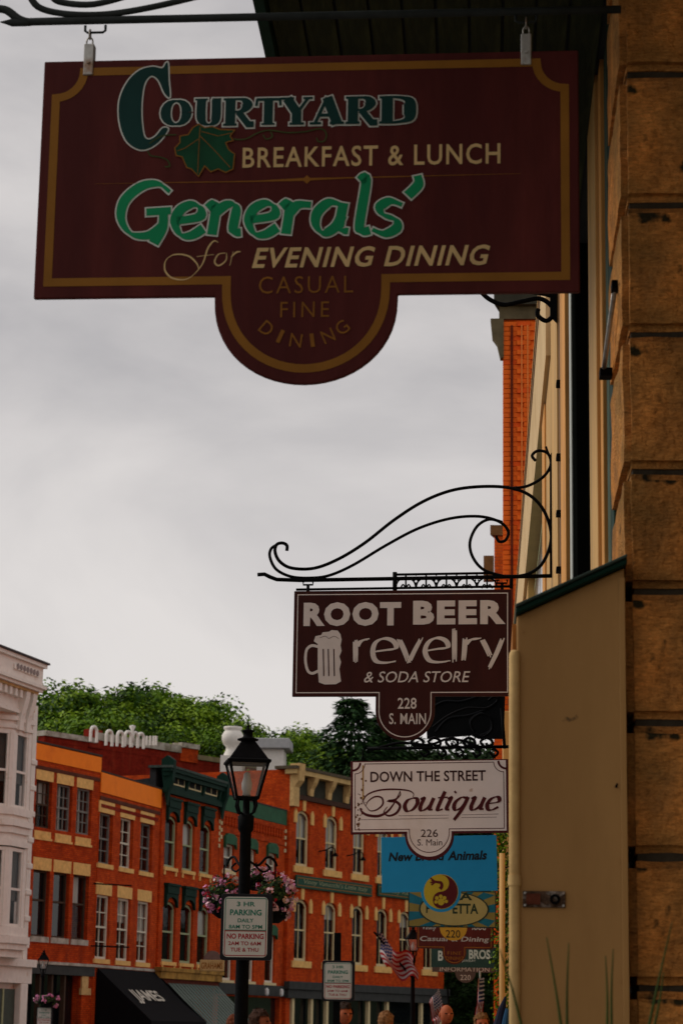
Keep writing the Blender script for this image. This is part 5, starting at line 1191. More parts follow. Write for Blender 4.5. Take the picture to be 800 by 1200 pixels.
# urn and grey chimney
Fu = Frame(272, 895, 131); ur = Fu.root('roof_urn'); tag(ur, 'big white urn ornament on the brick wall left of the street lamp', 'urn')
def fr(F, px, py): return F.st(px, py)
zz = lambda py: Fu.st(272, py)[1]; ww = lambda dx: Fu.st(272 + dx, 890)[0] - Fu.st(272, 890)[0]
mb = MB(); mb.lathe([(ww(11), zz(892)), (ww(10), zz(884)), (ww(8), zz(880)), (ww(7.5), zz(876)), (ww(11), zz(872)), (ww(12.8), zz(867)), (ww(12.8), zz(862)), (ww(10.5), zz(858)), (ww(9), zz(856)), (ww(10.8), zz(854.5)), (ww(10.8), zz(852))], 20); mb.build('urn', m_white, ur, smooth=True)
mb = MB(); mb.box(-ww(12.5), ww(13), -.6, .9, zz(915), zz(886.5)); mb.build('pedestal', m_white, ur)
Fc = Frame(322, 890, 130.5); ch = Fc.root('chimney'); tag(ch, 'square light grey capped chimney right of the street lamp lantern', 'chimney')
zz2 = lambda py: Fc.st(322, py)[1]; xx2 = lambda px: Fc.st(px, 885)[0]
mb = MB(); mb.box(xx2(303), xx2(334), -.9, .9, zz2(915), zz2(880)); mb.build('stack', m_white, ch)
mb = MB(); mb.box(xx2(298), xx2(341), -1.3, 1.3, zz2(879.8), zz2(868)); mb.build('cap', m_grey, ch, bevel=.05)

# ---------- white building at the left edge
Wt = Facade('white_shop', 'white painted Victorian shop with bracketed cornice and bay windows at the left edge', -95, 950, 71.5, 1190, 37, 950, depth=9)
Wt.wall(m_white, Wt.z(36, 815), [], name='wall')
CO = 1.45
W_ = Wt.st(58, 780, -CO)[0]; ztp = Wt.st(57, 777, -CO)[1]; zcl = Wt.st(50, 806, -CO)[1]
def wb(name, mat, x0, x1, y0, y1, z0, z1, bevel=0): mb = MB(); mb.box(x0, x1, y0, y1, z0, z1); return mb.build(name, mat, Wt.root, bevel=bevel)
wb('parapet', m_white, -.3, W_ - .12, -CO + .16, .4, zcl + .1, ztp - .2); wb('cornice_top', m_white, -.3, W_ - .04, -CO + .04, .5, ztp - .199, ztp - .07); wb('cornice_cap', M('dark_edge_metal', (.06, .05, .05)), -.3, W_ + .02, -CO - .03, .55, ztp - .069, ztp)
wb('parapet_panel', m_white, W_ - 2.6, W_ - .55, -CO + .10, -CO + .158, zcl + .34, ztp - .38, bevel=.02)
wb('cornice_moulding', m_white, -.3, W_ - .05, -CO + .02, .4, zcl - .02, zcl + .099); wb('cornice_moulding', m_white, -.3, W_ - .14, -CO + .12, .4, zcl - .12, zcl - .021); wb('soffit', M('yellowed_white_paint', (.52, .36, .16), var=.25, scale=4), -.3, W_ - .22, -CO + .24, .3, zcl - .2, zcl - .121)
dtm = MB(); dtm.box(-.10, .10, -CO + .3, -.9, -.26, 0); dtm = dtm.mesh('dentil', m_white)
for k in range(14): child('dentil', dtm, Wt.root, (W_ - 1.5 - k * .42, 0, zcl - .201))
wb('frieze', m_white, -.3, W_ - .85, -.9, .3, zcl - .95, zcl - .201)
wb('frieze_moulding', m_white, -.3, W_ - .8, -.97, -.901, zcl - .95, zcl - .82)
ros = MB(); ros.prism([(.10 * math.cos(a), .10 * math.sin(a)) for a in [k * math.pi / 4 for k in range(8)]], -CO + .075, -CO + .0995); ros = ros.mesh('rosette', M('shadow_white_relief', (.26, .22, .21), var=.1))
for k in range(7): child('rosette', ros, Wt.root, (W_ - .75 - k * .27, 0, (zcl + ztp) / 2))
mb = MB(); mb.prismx([(-CO + .26, 0), (-.85, 0), (-.85, -1.3), (-.98, -1.3), (-1.0, -.95), (-1.08, -.6), (-CO + .28, -.22)], -.16, .16); cm_ = mb.mesh('cornice_bracket', m_white)
for x in (W_ - .42, W_ - 1.0, W_ - 3.9, W_ - 4.5): child('cornice_bracket', cm_, Wt.root, (x, 0, zcl - .201))
wb('corner_return', m_white, W_ - 1.25, W_ - .9, -.84, .2, zcl - 1.6, zcl - .951)
DP = .85
xR = Wt.st(34, 950, -DP)[0]; xL = Wt.st(13.5, 950, -DP)[0]; CW = 1.0
def bay_slab(name, z0, z1, grow, mat=m_white):
    p = [(xL - CW - grow, .1), (xL - CW - grow, 0), (xL - grow * .4, -DP - grow), (xR + grow * .6, -DP - grow), (xR + .75 + grow, 0), (xR + .75 + grow, .1)]
    mb = MB(); n = len(p); mb._a([(q[0], q[1], z) for z in (z0, z1) for q in p], [tuple(range(n))[::-1], tuple(range(n, 2 * n))] + [(i, (i + 1) % n, (i + 1) % n + n, i + n) for i in range(n)]); return mb.build(name, mat, Wt.root)
zw = lambda py: Wt.st(25, py, -DP)[1]
wins = [(zw(948), zw(862)), (zw(1087), zw(999))]
bay_slab('bay_wall', wins[0][1] + .1, zcl - .952, -.02)
for k in range(max(0, int((zcl - .96 - wins[0][1] - .62) / .27))): z_ = wins[0][1] + .62 + k * .27; bay_slab('clapboard', z_, z_ + .25, .0 + .02 * (k % 2))
bay_slab('bay_cornice', wins[0][1] + .18, wins[0][1] + .3, .05); bay_slab('bay_cornice', wins[0][1] + .45, wins[0][1] + .6, .09)
bay_slab('bay_spandrel', wins[1][1] + .3, wins[0][0] - .14, .0); bay_slab('bay_sill', wins[0][0] - .25, wins[0][0] - .01, .10); bay_slab('bay_moulding', wins[0][0] - .62, wins[0][0] - .42, .16); bay_slab('bay_moulding', wins[0][0] - .85, wins[0][0] - .63, .08); bay_slab('bay_moulding', wins[1][1] + .16, wins[1][1] + .36, .07)
bay_slab('bay_sill', wins[1][0] - .3, wins[1][0] - .01, .08); bay_slab('bay_moulding', wins[1][0] - .55, wins[1][0] - .31, .20); bay_slab('bay_moulding', wins[1][0] - .75, wins[1][0] - .552, .12); bay_slab('bay_foot', wins[1][0] - 1.0, wins[1][0] - .752, .0)
for (z0, z1) in wins:
    for (p, q_, nm) in (((xL - CW, 0.), (xL, -DP), 'side'), ((xL, -DP), (xR, -DP), 'front'), ((xR, -DP), (xR + .75, 0.), 'far')):
        L_ = math.hypot(q_[0] - p[0], q_[1] - p[1]); an = math.atan2(q_[1] - p[1], q_[0] - p[0]); wl = L_; pw_ = {'side': .24, 'front': .34, 'far': .2}[nm]
        mb = MB()
        mb.box(0, pw_ - .09, 0, .14, z0, z1 + .12); mb.box(pw_ - .09, pw_, .03, .14, z0, z1); mb.box(wl - pw_ + .09, wl, 0, .14, z0, z1 + .12); mb.box(wl - pw_, wl - pw_ + .09, .03, .14, z0, z1); mb.box(pw_ - .09, wl - pw_ + .09, 0.01, .14, z1 + .001, z1 + .12); mb.box(pw_, wl - pw_, .04, .12, (z0 + z1) / 2 - .04, (z0 + z1) / 2 + .04); mb.box(pw_, wl - pw_, .04, .13, z0, z0 + .1)
        wo_ = mb.build('bay_window', m_white, Wt.root); wo_.location = (p[0], p[1], 0); wo_.rotation_euler = (0, 0, an)
        mb = MB(); mb.quad((pw_, .09, z0), (wl - pw_, .09, z0), (wl - pw_, .09, z1), (pw_, .09, z1)); mb.build('pane', GL, wo_)
        mb = MB()
        for j in range(8): xx = pw_ + (wl - 2 * pw_) * j / 8; mb.quad((xx, .2 + .03 * (j % 2), z0 + (z1 - z0) * .35), (xx + (wl - 2 * pw_) / 8, .23 - .03 * (j % 2), z0 + (z1 - z0) * .35), (xx + (wl - 2 * pw_) / 8, .23 - .03 * (j % 2), z1), (xx, .2 + .03 * (j % 2), z1))
        mb.build('curtain', M('grey_curtain', (.12, .13, .12), var=.2, scale=3, stretch=(9, 9, .4)), wo_)
mb = MB(); mb.box(xL + .0, xR - .05, -.5, -.05, wins[1][0], wins[0][1]); mb.build('bay_room', m_dark, Wt.root)
Wc = Wt.st(37.5, 950, 0)[0]
mb = MB(); mb.box(Wc - .3, Wc + .04, -.05, .2, wins[1][0] - 1, zcl - .2); mb.build('corner_post', m_white, Wt.root)
for k in range(14):
    z_ = wins[1][0] - .6 + k * .9
    if z_ < zcl - 1.6: mb = MB(); mb.box(Wc - .36, Wc + .12, -.10, .25, z_, z_ + .2); mb.build('corner_block', m_white, Wt.root, bevel=.04)
zg = wins[1][0] - 1.0
Wt.bx('store_cornice', m_white, -.3, Wc + .0, -.9, .1, zg - .25, zg - .001); Wt.bx('store_frieze', m_white, -.3, Wc - .05, -.6, .1, zg - .8, zg - .251)
for x in (Wc - .9, Wc - 3.6): Wt.bx('store_column', m_white, x, x + .6, -.6, -.003, .13, zg - .801, bevel=.04)
Wt.bx('shop_window', M('dull_green_shop_door', (.05, .065, .05), rough=.4), Wc - 2.95, Wc - .95, -.2, -.1, .3, zg - 1.0); Wt.bx('sash_frame', m_gframe, Wc - 2.0, Wc - 1.88, -.25, -.201, .3, zg - 1.0)
mb = MB(); mb.box(xR - .7, xR - .0, -DP - .06, -DP - .03, wins[0][1] + .9, wins[0][1] + 1.15); mb.build('patched_board', M('bare_ochre_wood', (.42, .22, .05), var=.2), Wt.root)
# ================================================================== STREET LAMPS
def lamp_meshes():
    post = MB(); post.lathe([(.17, 0), (.17, .12), (.13, .2), (.12, .7), (.085, .8), (.075, .9), (.06, 2.7), (.055, 2.86), (.075, 2.88), (.075, 2.96), (.05, 3.0), (.04, 3.0)], 14)
    return post
m_lamp = m_iron
def make_lamp(loc, label, lh=3.64):
    """lh: overall height; the lantern is a four-sided tapered cage on scroll arms"""
    t = thing('street_lamp', label, 'street lamp', loc, R(12), 'iron lantern street lamps')
    zb = lh - .505                                   # bottom of the glass cage
    mb = MB(); k = (zb - .14) / 3.0
    mb.lathe([(.17, 0), (.17, .12), (.13, .2), (.12, .6), (.07, .7), (.05, .8), (.039, zb - .45), (.038, zb - .23), (.052, zb - .21), (.055, zb - .12), (.042, zb - .11), (.024, zb - .1), (.022, zb + .01), (.032, zb + .02)], 16); mb.build('pole', m_lamp, t, smooth=True)
    for a in range(4):
        an = a * math.pi / 2 + math.pi / 4; mb = MB(); c_, s_ = math.cos(an), math.sin(an)
        mb.tube([(r_ * c_, r_ * s_, z) for r_, z in ((.035, zb - .11), (.07, zb - .095), (.09, zb - .05), (.08, zb + .0), (.07, zb - .01))], .008, 6); mb.build('scroll_arm', m_lamp, t, smooth=True)
    rb, rt, zt = .102, .185, zb + .24                # half-diagonals of the cage
    lan = MB()
    for a in range(4):
        an = a * math.pi / 2 + math.pi / 4; bn = an + math.pi / 2
        p0 = (rb * math.cos(an), rb * math.sin(an), zb); p1 = (rt * math.cos(an), rt * math.sin(an), zt); q0 = (rb * math.cos(bn), rb * math.sin(bn), zb); q1 = (rt * math.cos(bn), rt * math.sin(bn), zt)
        lan.tube([p0, p1], .010, 6); lan.tube([p0, q0], .010, 6); lan.tube([p1, q1], .012, 6)
    lo_ = lan.build('lantern_frame', m_lamp, t)
    for a in range(4):
        an = a * math.pi / 2 + math.pi / 4; bn = an + math.pi / 2; g_ = MB()
        g_.quad(*[(r_ * math.cos(x) * .985, r_ * math.sin(x) * .985, z) for r_, x, z in ((rb, an, zb), (rb, bn, zb), (rt, bn, zt), (rt, an, zt))]); g_.build('glass_pane', LGL, lo_)
    mb = MB(); mb.lathe([(rt + .022, zt - .005), (rt + .022, zt + .010), (rt * .98, zt + .018), (.062, zt + .145), (.062, zt + .155), (.005, zt + .155)], 4); mb.build('lantern_roof', m_lamp, t)
    mb = MB(); mb.lathe([(.070, zt + .150), (.072, zt + .160), (.045, zt + .168), (.032, zt + .178), (.032, zt + .205), (.042, zt + .210), (.042, zt + .218), (.015, zt + .225), (.006, zt + .235), (.012, zt + .245), (.006, zt + .255), (.001, zt + .272)], 14); mb.build('finial', m_lamp, t, smooth=True)
    mb = MB(); mb.lathe([(.028, zb + .01), (.026, zb + .05), (.034, zb + .06), (.036, zb + .10), (.024, zb + .14), (.022, zb + .165), (.001, zb + .18)], 12); mb.build('bulb', M('frosted_bulb', (.42, .42, .40), rough=.4, var=.03), t, smooth=True)
    return t
def lamp_at(px, pytop, label, Y, zbase=.13):
    p = PY(px, pytop, Y); return make_lamp((p.x, Y, zbase), label, p.z - zbase), p
L1, _ = lamp_at(291, 848, 'nearest black street lamp, its lantern rising against the brick shops', 15.5)
L2, _ = lamp_at(484, 1084, 'distant black street lamp with a striped flag draped over it', 46)
L3, _ = lamp_at(52, 1112, 'black street lamp at lower left before the white and brick shops', 59)

# ================================================================== PARKING SIGNS
m_pw = M('sign_white_enamel', (.50, .50, .46), rough=.5, var=.05, scale=5); m_pg = M('sign_green_print', (.02, .16, .11), rough=.5, var=.1); m_prd = M('sign_red_print', (.30, .02, .03), rough=.5, var=.1); m_pk = M('sign_back_black', (.012, .012, .014), rough=.5)
def rr(x0, x1, z0, z1, r): return [p for cx, cz, a0 in ((x1 - r, z1 - r, 0), (x0 + r, z1 - r, 90), (x0 + r, z0 + r, 180), (x1 - r, z0 + r, 270)) for p in [(cx + r * math.cos(R(a0 + 15 * k)), cz + r * math.sin(R(a0 + 15 * k))) for k in range(7)]]
def parking(px0, px1, py0, py1, Y, label, ang=0):
    F = Frame((px0 + px1) / 2, (py0 + py1) / 2, Y, ang=R(ang)); t = F.root('parking_sign'); tag(t, label, 'sign', 'three hour parking signs')
    w = F.st(px1, (py0 + py1) / 2)[0]; h = F.st((px0 + px1) / 2, py0)[1]
    mb = MB(); mb.prism(rr(-w - .02, w + .03, -h - .02, h + .02, .02), .002, .035); mb.build('backing_frame', m_pk, t, bevel=.003)
    mb = MB(); mb.prism(rr(-w, w, -h, h, .03), -.003, .0015); mb.build('plate', m_pw, t)
    zm = -h * .12; e = w * .07
    g_ = MB(); g_.ribbon([(-w + e, zm + e * .3)] + rr(-w + e, w - e, zm + e * .3, h - e, .02)[14:][::-1][:0] + [(-w + e, h - e * 1.6), (-w + e * 1.6, h - e), (w - e * 1.6, h - e), (w - e, h - e * 1.6), (w - e, zm + e * .3)], w * .035, -.0045, closed=True)
    def T(mb, s, x0, x1, zt, zb, b=.02): put_text(mb, None, s, x0 * w, x1 * w, zt * h, zb * h, -.0042, bold=b)
    T(g_, '3 HR', -.42, .42, .84, .68); T(g_, 'PARKING', -.72, .72, .58, .38, .03); T(g_, 'DAILY', -.36, .36, .28, .15); T(g_, '8AM TO 5PM', -.76, .76, .07, -.06)
    g_.build('green_print', m_pg, t)
    r_ = MB(); r_.ribbon([(-w + e, zm - e * .3), (w - e, zm - e * .3), (w - e, -h + e * 1.6), (w - e * 1.6, -h + e), (-w + e * 1.6, -h + e), (-w + e, -h + e * 1.6)], w * .035, -.0045, closed=True)
    T(r_, 'NO PARKING', -.84, .84, -.22, -.40, .03); T(r_, '2AM TO 6AM', -.76, .72, -.48, -.61); T(r_, 'TUE & THU', -.66, .62, -.69, -.82)
    r_.build('red_print', m_prd, t); return t, F
parking(262, 313.5, 1051, 1121.5, 15.5 - .10, 'white parking sign with green and red print on the nearest street lamp', 0)
parking(379.5, 412, 1128, 1171, 24, 'smaller white parking sign on a short black post before the brick block')
p = PY(395.5, 1093, 24.06); pp_ = MB(); pp_.box(-.035, .035, -.03, .03, .13, p.z); o = pp_.build('sign_post', m_iron, bevel=.004); o.location = (p.x, 24.085, 0); tag(o, 'short black post carrying the second parking sign', 'post')
parking(44, 60, 1181, 1203, 58.7, 'tiny parking sign below the flowers at the lower left street lamp')

# ================================================================== FLOWER BASKETS
def petals(mats_, c, rx, ry, rz, n, size, rnd, foliage=0):
    mb = MB()
    for i in range(n):
        a = rnd.uniform(0, 2 * math.pi); u = rnd.uniform(-1, 1); rr_ = rnd.uniform(.72, 1.05) if not foliage else rnd.uniform(.2, .98); s_ = math.sqrt(1 - u * u)
        p = Vector((c[0] + rx * s_ * math.cos(a) * rr_, c[1] + ry * s_ * math.sin(a) * rr_, c[2] + rz * u * rr_))
        nrm = Vector((s_ * math.cos(a) + rnd.gauss(0, .5), s_ * math.sin(a) + rnd.gauss(0, .5) - .3, u + rnd.gauss(0, .5))).normalized(); t_ = nrm.orthogonal().normalized(); b_ = nrm.cross(t_)
        s = size * rnd.uniform(.6, 1.25); mb.m = rnd.choice(mats_)
        ptz = 5; q = [p + (t_ * math.cos(2 * math.pi * k / ptz) + b_ * math.sin(2 * math.pi * k / ptz)) * s * (1 if not foliage else (1.4 if k == 0 else .7)) for k in range(ptz)]
        mb._a(q, [tuple(range(ptz))])
    return mb
m_leaf = M('basket_leaves', (.018, .035, .012), var=.5, scale=20); m_leaf2 = M('basket_leaves_light', (.05, .085, .02), var=.4, scale=20)
fl = [M('pink_petal', (.58, .22, .38), var=.2, scale=30), M('pale_pink_petal', (.66, .42, .46), var=.15, scale=30), M('white_petal', (.62, .52, .48), var=.1, scale=30), M('crimson_petal', (.30, .01, .02), var=.3, scale=30), M('peach_petal', (.52, .28, .16), var=.2, scale=30)]
def basket(px, py, Y, label, rx, rz, seed, choice, nf=150):
    rnd = random.Random(seed); p = PY(px, py, Y); t = thing('hanging_basket', label, 'flower basket', p, 0, 'flower baskets on the street lamps')
    mb = MB(); mb.lathe([(rx * .25, -rz * 1.0), (rx * .6, -rz * .8), (rx * .75, -rz * .2), (rx * .75, -rz * .1)], 12); mb.build('basket', m_iron, t)
    o = petals([0, 0, 0, 1], (0, 0, 0), rx, rx * .9, rz, int(nf * 4), rx * .10, rnd, 1).build('foliage', [m_leaf, m_leaf2], t); o['kind'] = 'stuff'
    mb = MB()
    for j in range(int(nf / 7)):                   # flowers sit in loose bunches
        a = rnd.uniform(0, 2 * math.pi); u = rnd.uniform(-.75, 1); s_ = math.sqrt(1 - u * u); c = (rx * s_ * math.cos(a), rx * s_ * math.sin(a) * .9, rz * u)
        mm = rnd.choice(choice); sub = petals([mm, mm, choice[0]], c, rx * .20, rx * .20, rx * .17, 11, rx * .095, rnd)
        n0 = len(mb.v); mb.v += sub.v; mb.f += [tuple(i + n0 for i in f) for f in sub.f]; mb.mi += sub.mi
    o = mb.build('flowers', fl, t); o['kind'] = 'stuff'
    mb = MB(); mb.tube([(0, 0, -rz * .1), (0, 0, rz * 1.4)], .006, 6); mb.build('hanger_rod', m_iron, t)
    return t
basket(262, 1050, 15.75, 'pink and white flower basket on the left of the nearest lamp post', .125, .15, 1, [0, 1, 1, 0, 2, 0, 3], 260)
basket(322, 1052, 15.75, 'fuller mixed flower basket on the right of the nearest lamp post', .135, .17, 5, [1, 0, 1, 2, 4, 0, 1, 3], 330)
basket(300, 1030, 15.9, 'flower basket just behind the nearest lamp post', .10, .08, 9, [1, 0, 2, 4], 160)
basket(55, 1173, 58.6, 'small pink flower basket on the lower left street lamp', .30, .16, 11, [0, 1, 0])
arm = MB(); q0 = PY(291, 1008, 15.5)
arm = thing('basket_arm', 'pair of black iron arms on the nearest lamp post holding flower baskets', 'bracket', q0)
for dx in (-1, 1):
    mb = MB(); mb.tube(smoothp([(0, .0, 0), (dx * .06, .05, -.03), (dx * .11, .15, .03), (dx * .15, .22, .02), (dx * .17, .25, -.02)], 5), .009, 6); mb.tube(smoothp([(dx * .04, .03, -.03), (dx * .09, .1, -.07), (dx * .13, .18, -.04), (dx * .10, .16, -.01)], 4), .007, 6); mb.build('arm', m_iron, arm, smooth=True)

# ================================================================== FLAGS
m_fr, m_fw, m_fb = M('flag_red', (.24, .014, .018), var=.15), M('flag_white', (.34, .29, .28), var=.08), M('flag_blue', (.018, .022, .06), var=.2)
def flag(label, corners, Y, wav, canton=.42, n=26):
    """corners tl, tr, br, bl in picture pixels; stripes run tl->tr"""
    P4 = [PY(x, y, Y) for x, y in corners]; t = thing('flag', label, 'flag', P4[0], 0, 'american flags')
    mb = MB(); o = P4[0]
    def at(u, v):
        p = (P4[0] * (1 - u) + P4[1] * u) * (1 - v) + (P4[3] * (1 - u) + P4[2] * u) * v
        return p - o + Vector((math.sin(v * 7 + u * 3) * .02 * wav, math.sin(u * 9 + v * 4) * .09 * wav, math.sin(u * 8 + 1) * .06 * wav))
    for j in range(13):
        for i in range(n):
            u0, u1 = i / n, (i + 1) / n; mb.m = 2 if (u1 <= canton + .001 and j < 7) else (0 if j % 2 == 0 else 1)
            mb.quad(at(u0, j / 13), at(u1, j / 13), at(u1, (j + 1) / 13), at(u0, (j + 1) / 13))
    f = mb.build('cloth', [m_fr, m_fw, m_fb], t)
    mb = MB(); s = .012 * wav + .008
    for r_ in range(5):
        for c_ in range(6):
            q = at(.04 + canton * .92 * c_ / 6, (.5 + r_ * 1.35) / 13) - Vector((0, .015, 0)); mb._a([q + Vector((s * math.cos(a), 0, s * math.sin(a))) * (1 if k % 2 == 0 else .42) for k, a in enumerate([math.pi / 2 + i * math.pi / 5 for i in range(10)])], [tuple(range(10))])
    mb.build('stars', m_fw, t); return t, P4
t, P4 = flag('large american flag draped against the distant street lamp', [(441, 1096), (484, 1124), (490, 1152), (450, 1136)], 45.6, 1.6)
mb = MB(); a = PY(486, 1150, 45.7) - P4[0]; b = PY(438, 1092, 45.7) - P4[0]; mb.tube([a, b], .02, 6); mb.build('staff', m_iron, t)
t, P4 = flag('small tilted american flag beside the bald person', [(513, 1161), (523, 1192), (508, 1206), (502, 1178)], 27, .5, .45); mb = MB(); a = PY(524, 1158, 27) - P4[0]; mb.tube([a, PY(528, 1215, 27) - P4[0]], .012, 6); mb.build('staff', m_iron, t)
t, P4 = flag('slim american flag hanging straight down near the right wall', [(566, 1148), (565, 1192), (556, 1196), (559, 1150)], 26, .5, .5); mb = MB(); a = PY(562, 1138, 26.05) - P4[0]; mb.tube([a, PY(563, 1215, 26.05) - P4[0]], .012, 6); mb.build('staff', m_steel, t)

# ================================================================== PEOPLE
SKIN = M('sunburnt_skin', (.36, .095, .04), rough=.6, var=.25, scale=12)
def ball(mb_bm, c, r, seg=14, rings=10, squash=(1, 1, 1)):
    m4 = Matrix.Translation(c) @ Matrix.Diagonal((*[r * s for s in squash], 1)); bmesh.ops.create_uvsphere(mb_bm, u_segments=seg, v_segments=rings, radius=1, matrix=m4)
def skinned(verts, edges, radii, sub=1):
    me = bpy.data.meshes.new('b'); me.from_pydata(verts, edges, []); o = bpy.data.objects.new('b', me); col.objects.link(o)
    o.modifiers.new('s', 'SKIN'); 
    for i, r_ in enumerate(radii): me.skin_vertices[0].data[i].radius = (r_, r_) if not isinstance(r_, tuple) else r_
    me.skin_vertices[0].data[0].use_root = True
    sb_ = o.modifiers.new('u', 'SUBSURF'); sb_.levels = sub; sb_.render_levels = sub
    out = bpy.data.meshes.new_from_object(o.evaluated_get(bpy.context.evaluated_depsgraph_get())); bpy.data.objects.remove(o); bpy.data.meshes.remove(me); return out
def person(px, pytop, Y, label, hair=(.06, .03, .015), shirt=(.1, .1, .12), trousers=(.05, .06, .09), turn=0, bald=False, longhair=False):
    top = PY(px, pytop, Y); h = top.z - .0; k = h / 1.75
    t = thing('person', label, 'person', (top.x, Y, 0.13 if top.x > -2 else 0), R(turn)); z0 = t.location.z; k = (h - z0) / 1.75
    V = [(0, 0, .95), (0, 0, 1.12), (0, -.01, 1.3), (0, 0, 1.43), (0, -.01, 1.53), (-.19, 0, 1.40), (-.23, .0, 1.15), (-.22, -.08, .92), (-.22, -.1, .84), (.19, 0, 1.40), (.23, .0, 1.15), (.22, -.08, .92), (.22, -.1, .84),
         (-.10, 0, .88), (-.11, -.02, .5), (-.11, .02, .10), (-.11, -.14, .04), (.10, 0, .88), (.11, .04, .5), (.11, .1, .10), (.11, -.06, .04)]
    Ed = [(0, 1), (1, 2), (2, 3), (3, 4), (3, 5), (5, 6), (6, 7), (7, 8), (3, 9), (9, 10), (10, 11), (11, 12), (0, 13), (13, 14), (14, 15), (15, 16), (0, 17), (17, 18), (18, 19), (19, 20)]
    Rr = [(.16, .11), (.14, .10), (.17, .115), (.12, .09), .055, .06, .045, .032, .035, .06, .045, .032, .035, .09, .06, .04, .035, .09, .06, .04, .035]
    sc_ = lambda L_: [(x * k, y * k, z * k) for x, y, z in L_]; scr = lambda L_, g=0: [tuple((q + g) * k for q in r_) if isinstance(r_, tuple) else (r_ + g) * k for r_ in L_]
    me = skinned(sc_(V), Ed, scr(Rr)); bm = bmesh.new(); bm.from_mesh(me)
    ball(bm, (0, -.01 * k, 1.635 * k), .105 * k, 16, 12, (.76, .92, 1.08)); ball(bm, (0, -.045 * k, 1.585 * k), .06 * k, 12, 8, (.85, .9, .9)); ball(bm, (0, -.112 * k, 1.625 * k), .018 * k, 8, 6, (.8, 1, 1.3))
    for s in (-1, 1): ball(bm, (s * .082 * k, 0.005, 1.63 * k), .026 * k, 8, 6, (.4, .8, 1.2))
    bm.to_mesh(me); bm.free(); me.polygons.foreach_set('use_smooth', [True] * len(me.polygons)); me.materials.append(SKIN); child('body', me, t)
    nm = label.split()[0]
    keep = [0, 1, 2, 3, 5, 6, 9, 10]; idx = {v: i for i, v in enumerate(keep)}
    sm = skinned([sc_(V)[i] for i in keep], [(idx[a], idx[b]) for a, b in Ed if a in idx and b in idx], [scr(Rr, .014)[i] for i in keep]); sm.materials.append(M('shirt_%d' % px, shirt)); child('shirt', sm, t)
    keep = [0, 13, 14, 15, 17, 18, 19]; idx = {v: i for i, v in enumerate(keep)}
    sm = skinned([sc_(V)[i] for i in keep], [(idx[a], idx[b]) for a, b in Ed if a in idx and b in idx], [scr(Rr, .016)[i] for i in keep]); sm.materials.append(M('trousers_%d' % px, trousers)); child('trousers', sm, t)
    mb = MB()
    for s in (-1, 1): mb.box((s * .035 - .014) * k, (s * .035 + .014) * k, -.104 * k, -.098 * k, 1.64 * k, 1.652 * k)
    mb.build('eyes', m_dark, t); mb = MB(); mb.box(-.022 * k, .022 * k, -.104 * k, -.096 * k, 1.573 * k, 1.58 * k); mb.build('mouth', M('lips', (.2, .04, .03)), t)
    if not bald:
        bm = bmesh.new(); rnd = random.Random(px)
        ball(bm, (0, .012 * k, 1.652 * k), .120 * k, 22, 16, (.82, .98, 1.06))
        bmesh.ops.delete(bm, geom=[v for v in bm.verts if v.co.y < -.045 * k and v.co.z < 1.685 * k or v.co.z < (1.50 if longhair else 1.58) * k], context='VERTS')
        for v in bm.verts: v.co += Vector((rnd.gauss(0, .006), rnd.gauss(0, .006), rnd.gauss(0, .006))) * k
        if longhair:
            g2 = bmesh.ops.create_cone(bm, segments=12, radius1=.10 * k, radius2=.07 * k, depth=.22 * k, matrix=Matrix.Translation((0, .05 * k, 1.52 * k)))
        hm = bpy.data.meshes.new('hair'); bm.to_mesh(hm); bm.free(); hm.materials.append(M('hair_%d' % px, hair, rough=.7, var=.6, scale=28, stretch=(3, 3, .6), bump=.8)); child('hair', hm, t)
    return t
person(404, 1177, 24.5, 'person with short dark hair just below the second parking sign', (.035, .018, .010), (.4, .42, .5), turn=25)
person(452.5, 1187, 26, 'blond person whose head shows right of the second parking sign', (.28, .13, .05), (.2, .05, .05), turn=150, longhair=True)
person(522.5, 1177.5, 26.5, 'bald red faced person beside the small tilted flag', bald=True, shirt=(.1, .02, .02), turn=20)
person(305, 1185, 21, 'brown haired person partly hidden behind the nearest lamp post', (.055, .022, .012), (.3, .3, .3), turn=70)
person(275, 1191, 24, 'person with reddish hair low beside the metal awning', (.14, .035, .012), (.05, .05, .1), turn=200, longhair=True)
person(564, 1189, 25.5, 'person with tan hair under the slim hanging flag', (.20, .09, .03), (.2, .1, .05), turn=10)
# folded dark umbrella at right wall
um = thing('folded_umbrella', 'dark folded umbrella with blue strip leaning at the right wall', 'umbrella', PY(589, 1215, 13))
q = [PY(592, 1168, 13), PY(588, 1182, 13), PY(583, 1215, 13)]; mb = MB(); mb.tube([v - um.location for v in q], [.006, .022, .05], 10); mb.build('canopy', M('dark_navy_cloth', (.012, .014, .03)), um)
mb = MB(); mb.tube([v - um.location + Vector((.03, -.03, 0)) for v in q[1:]], [.012, .03], 8); mb.build('blue_strip', M('blue_cloth', (.02, .07, .14)), um)

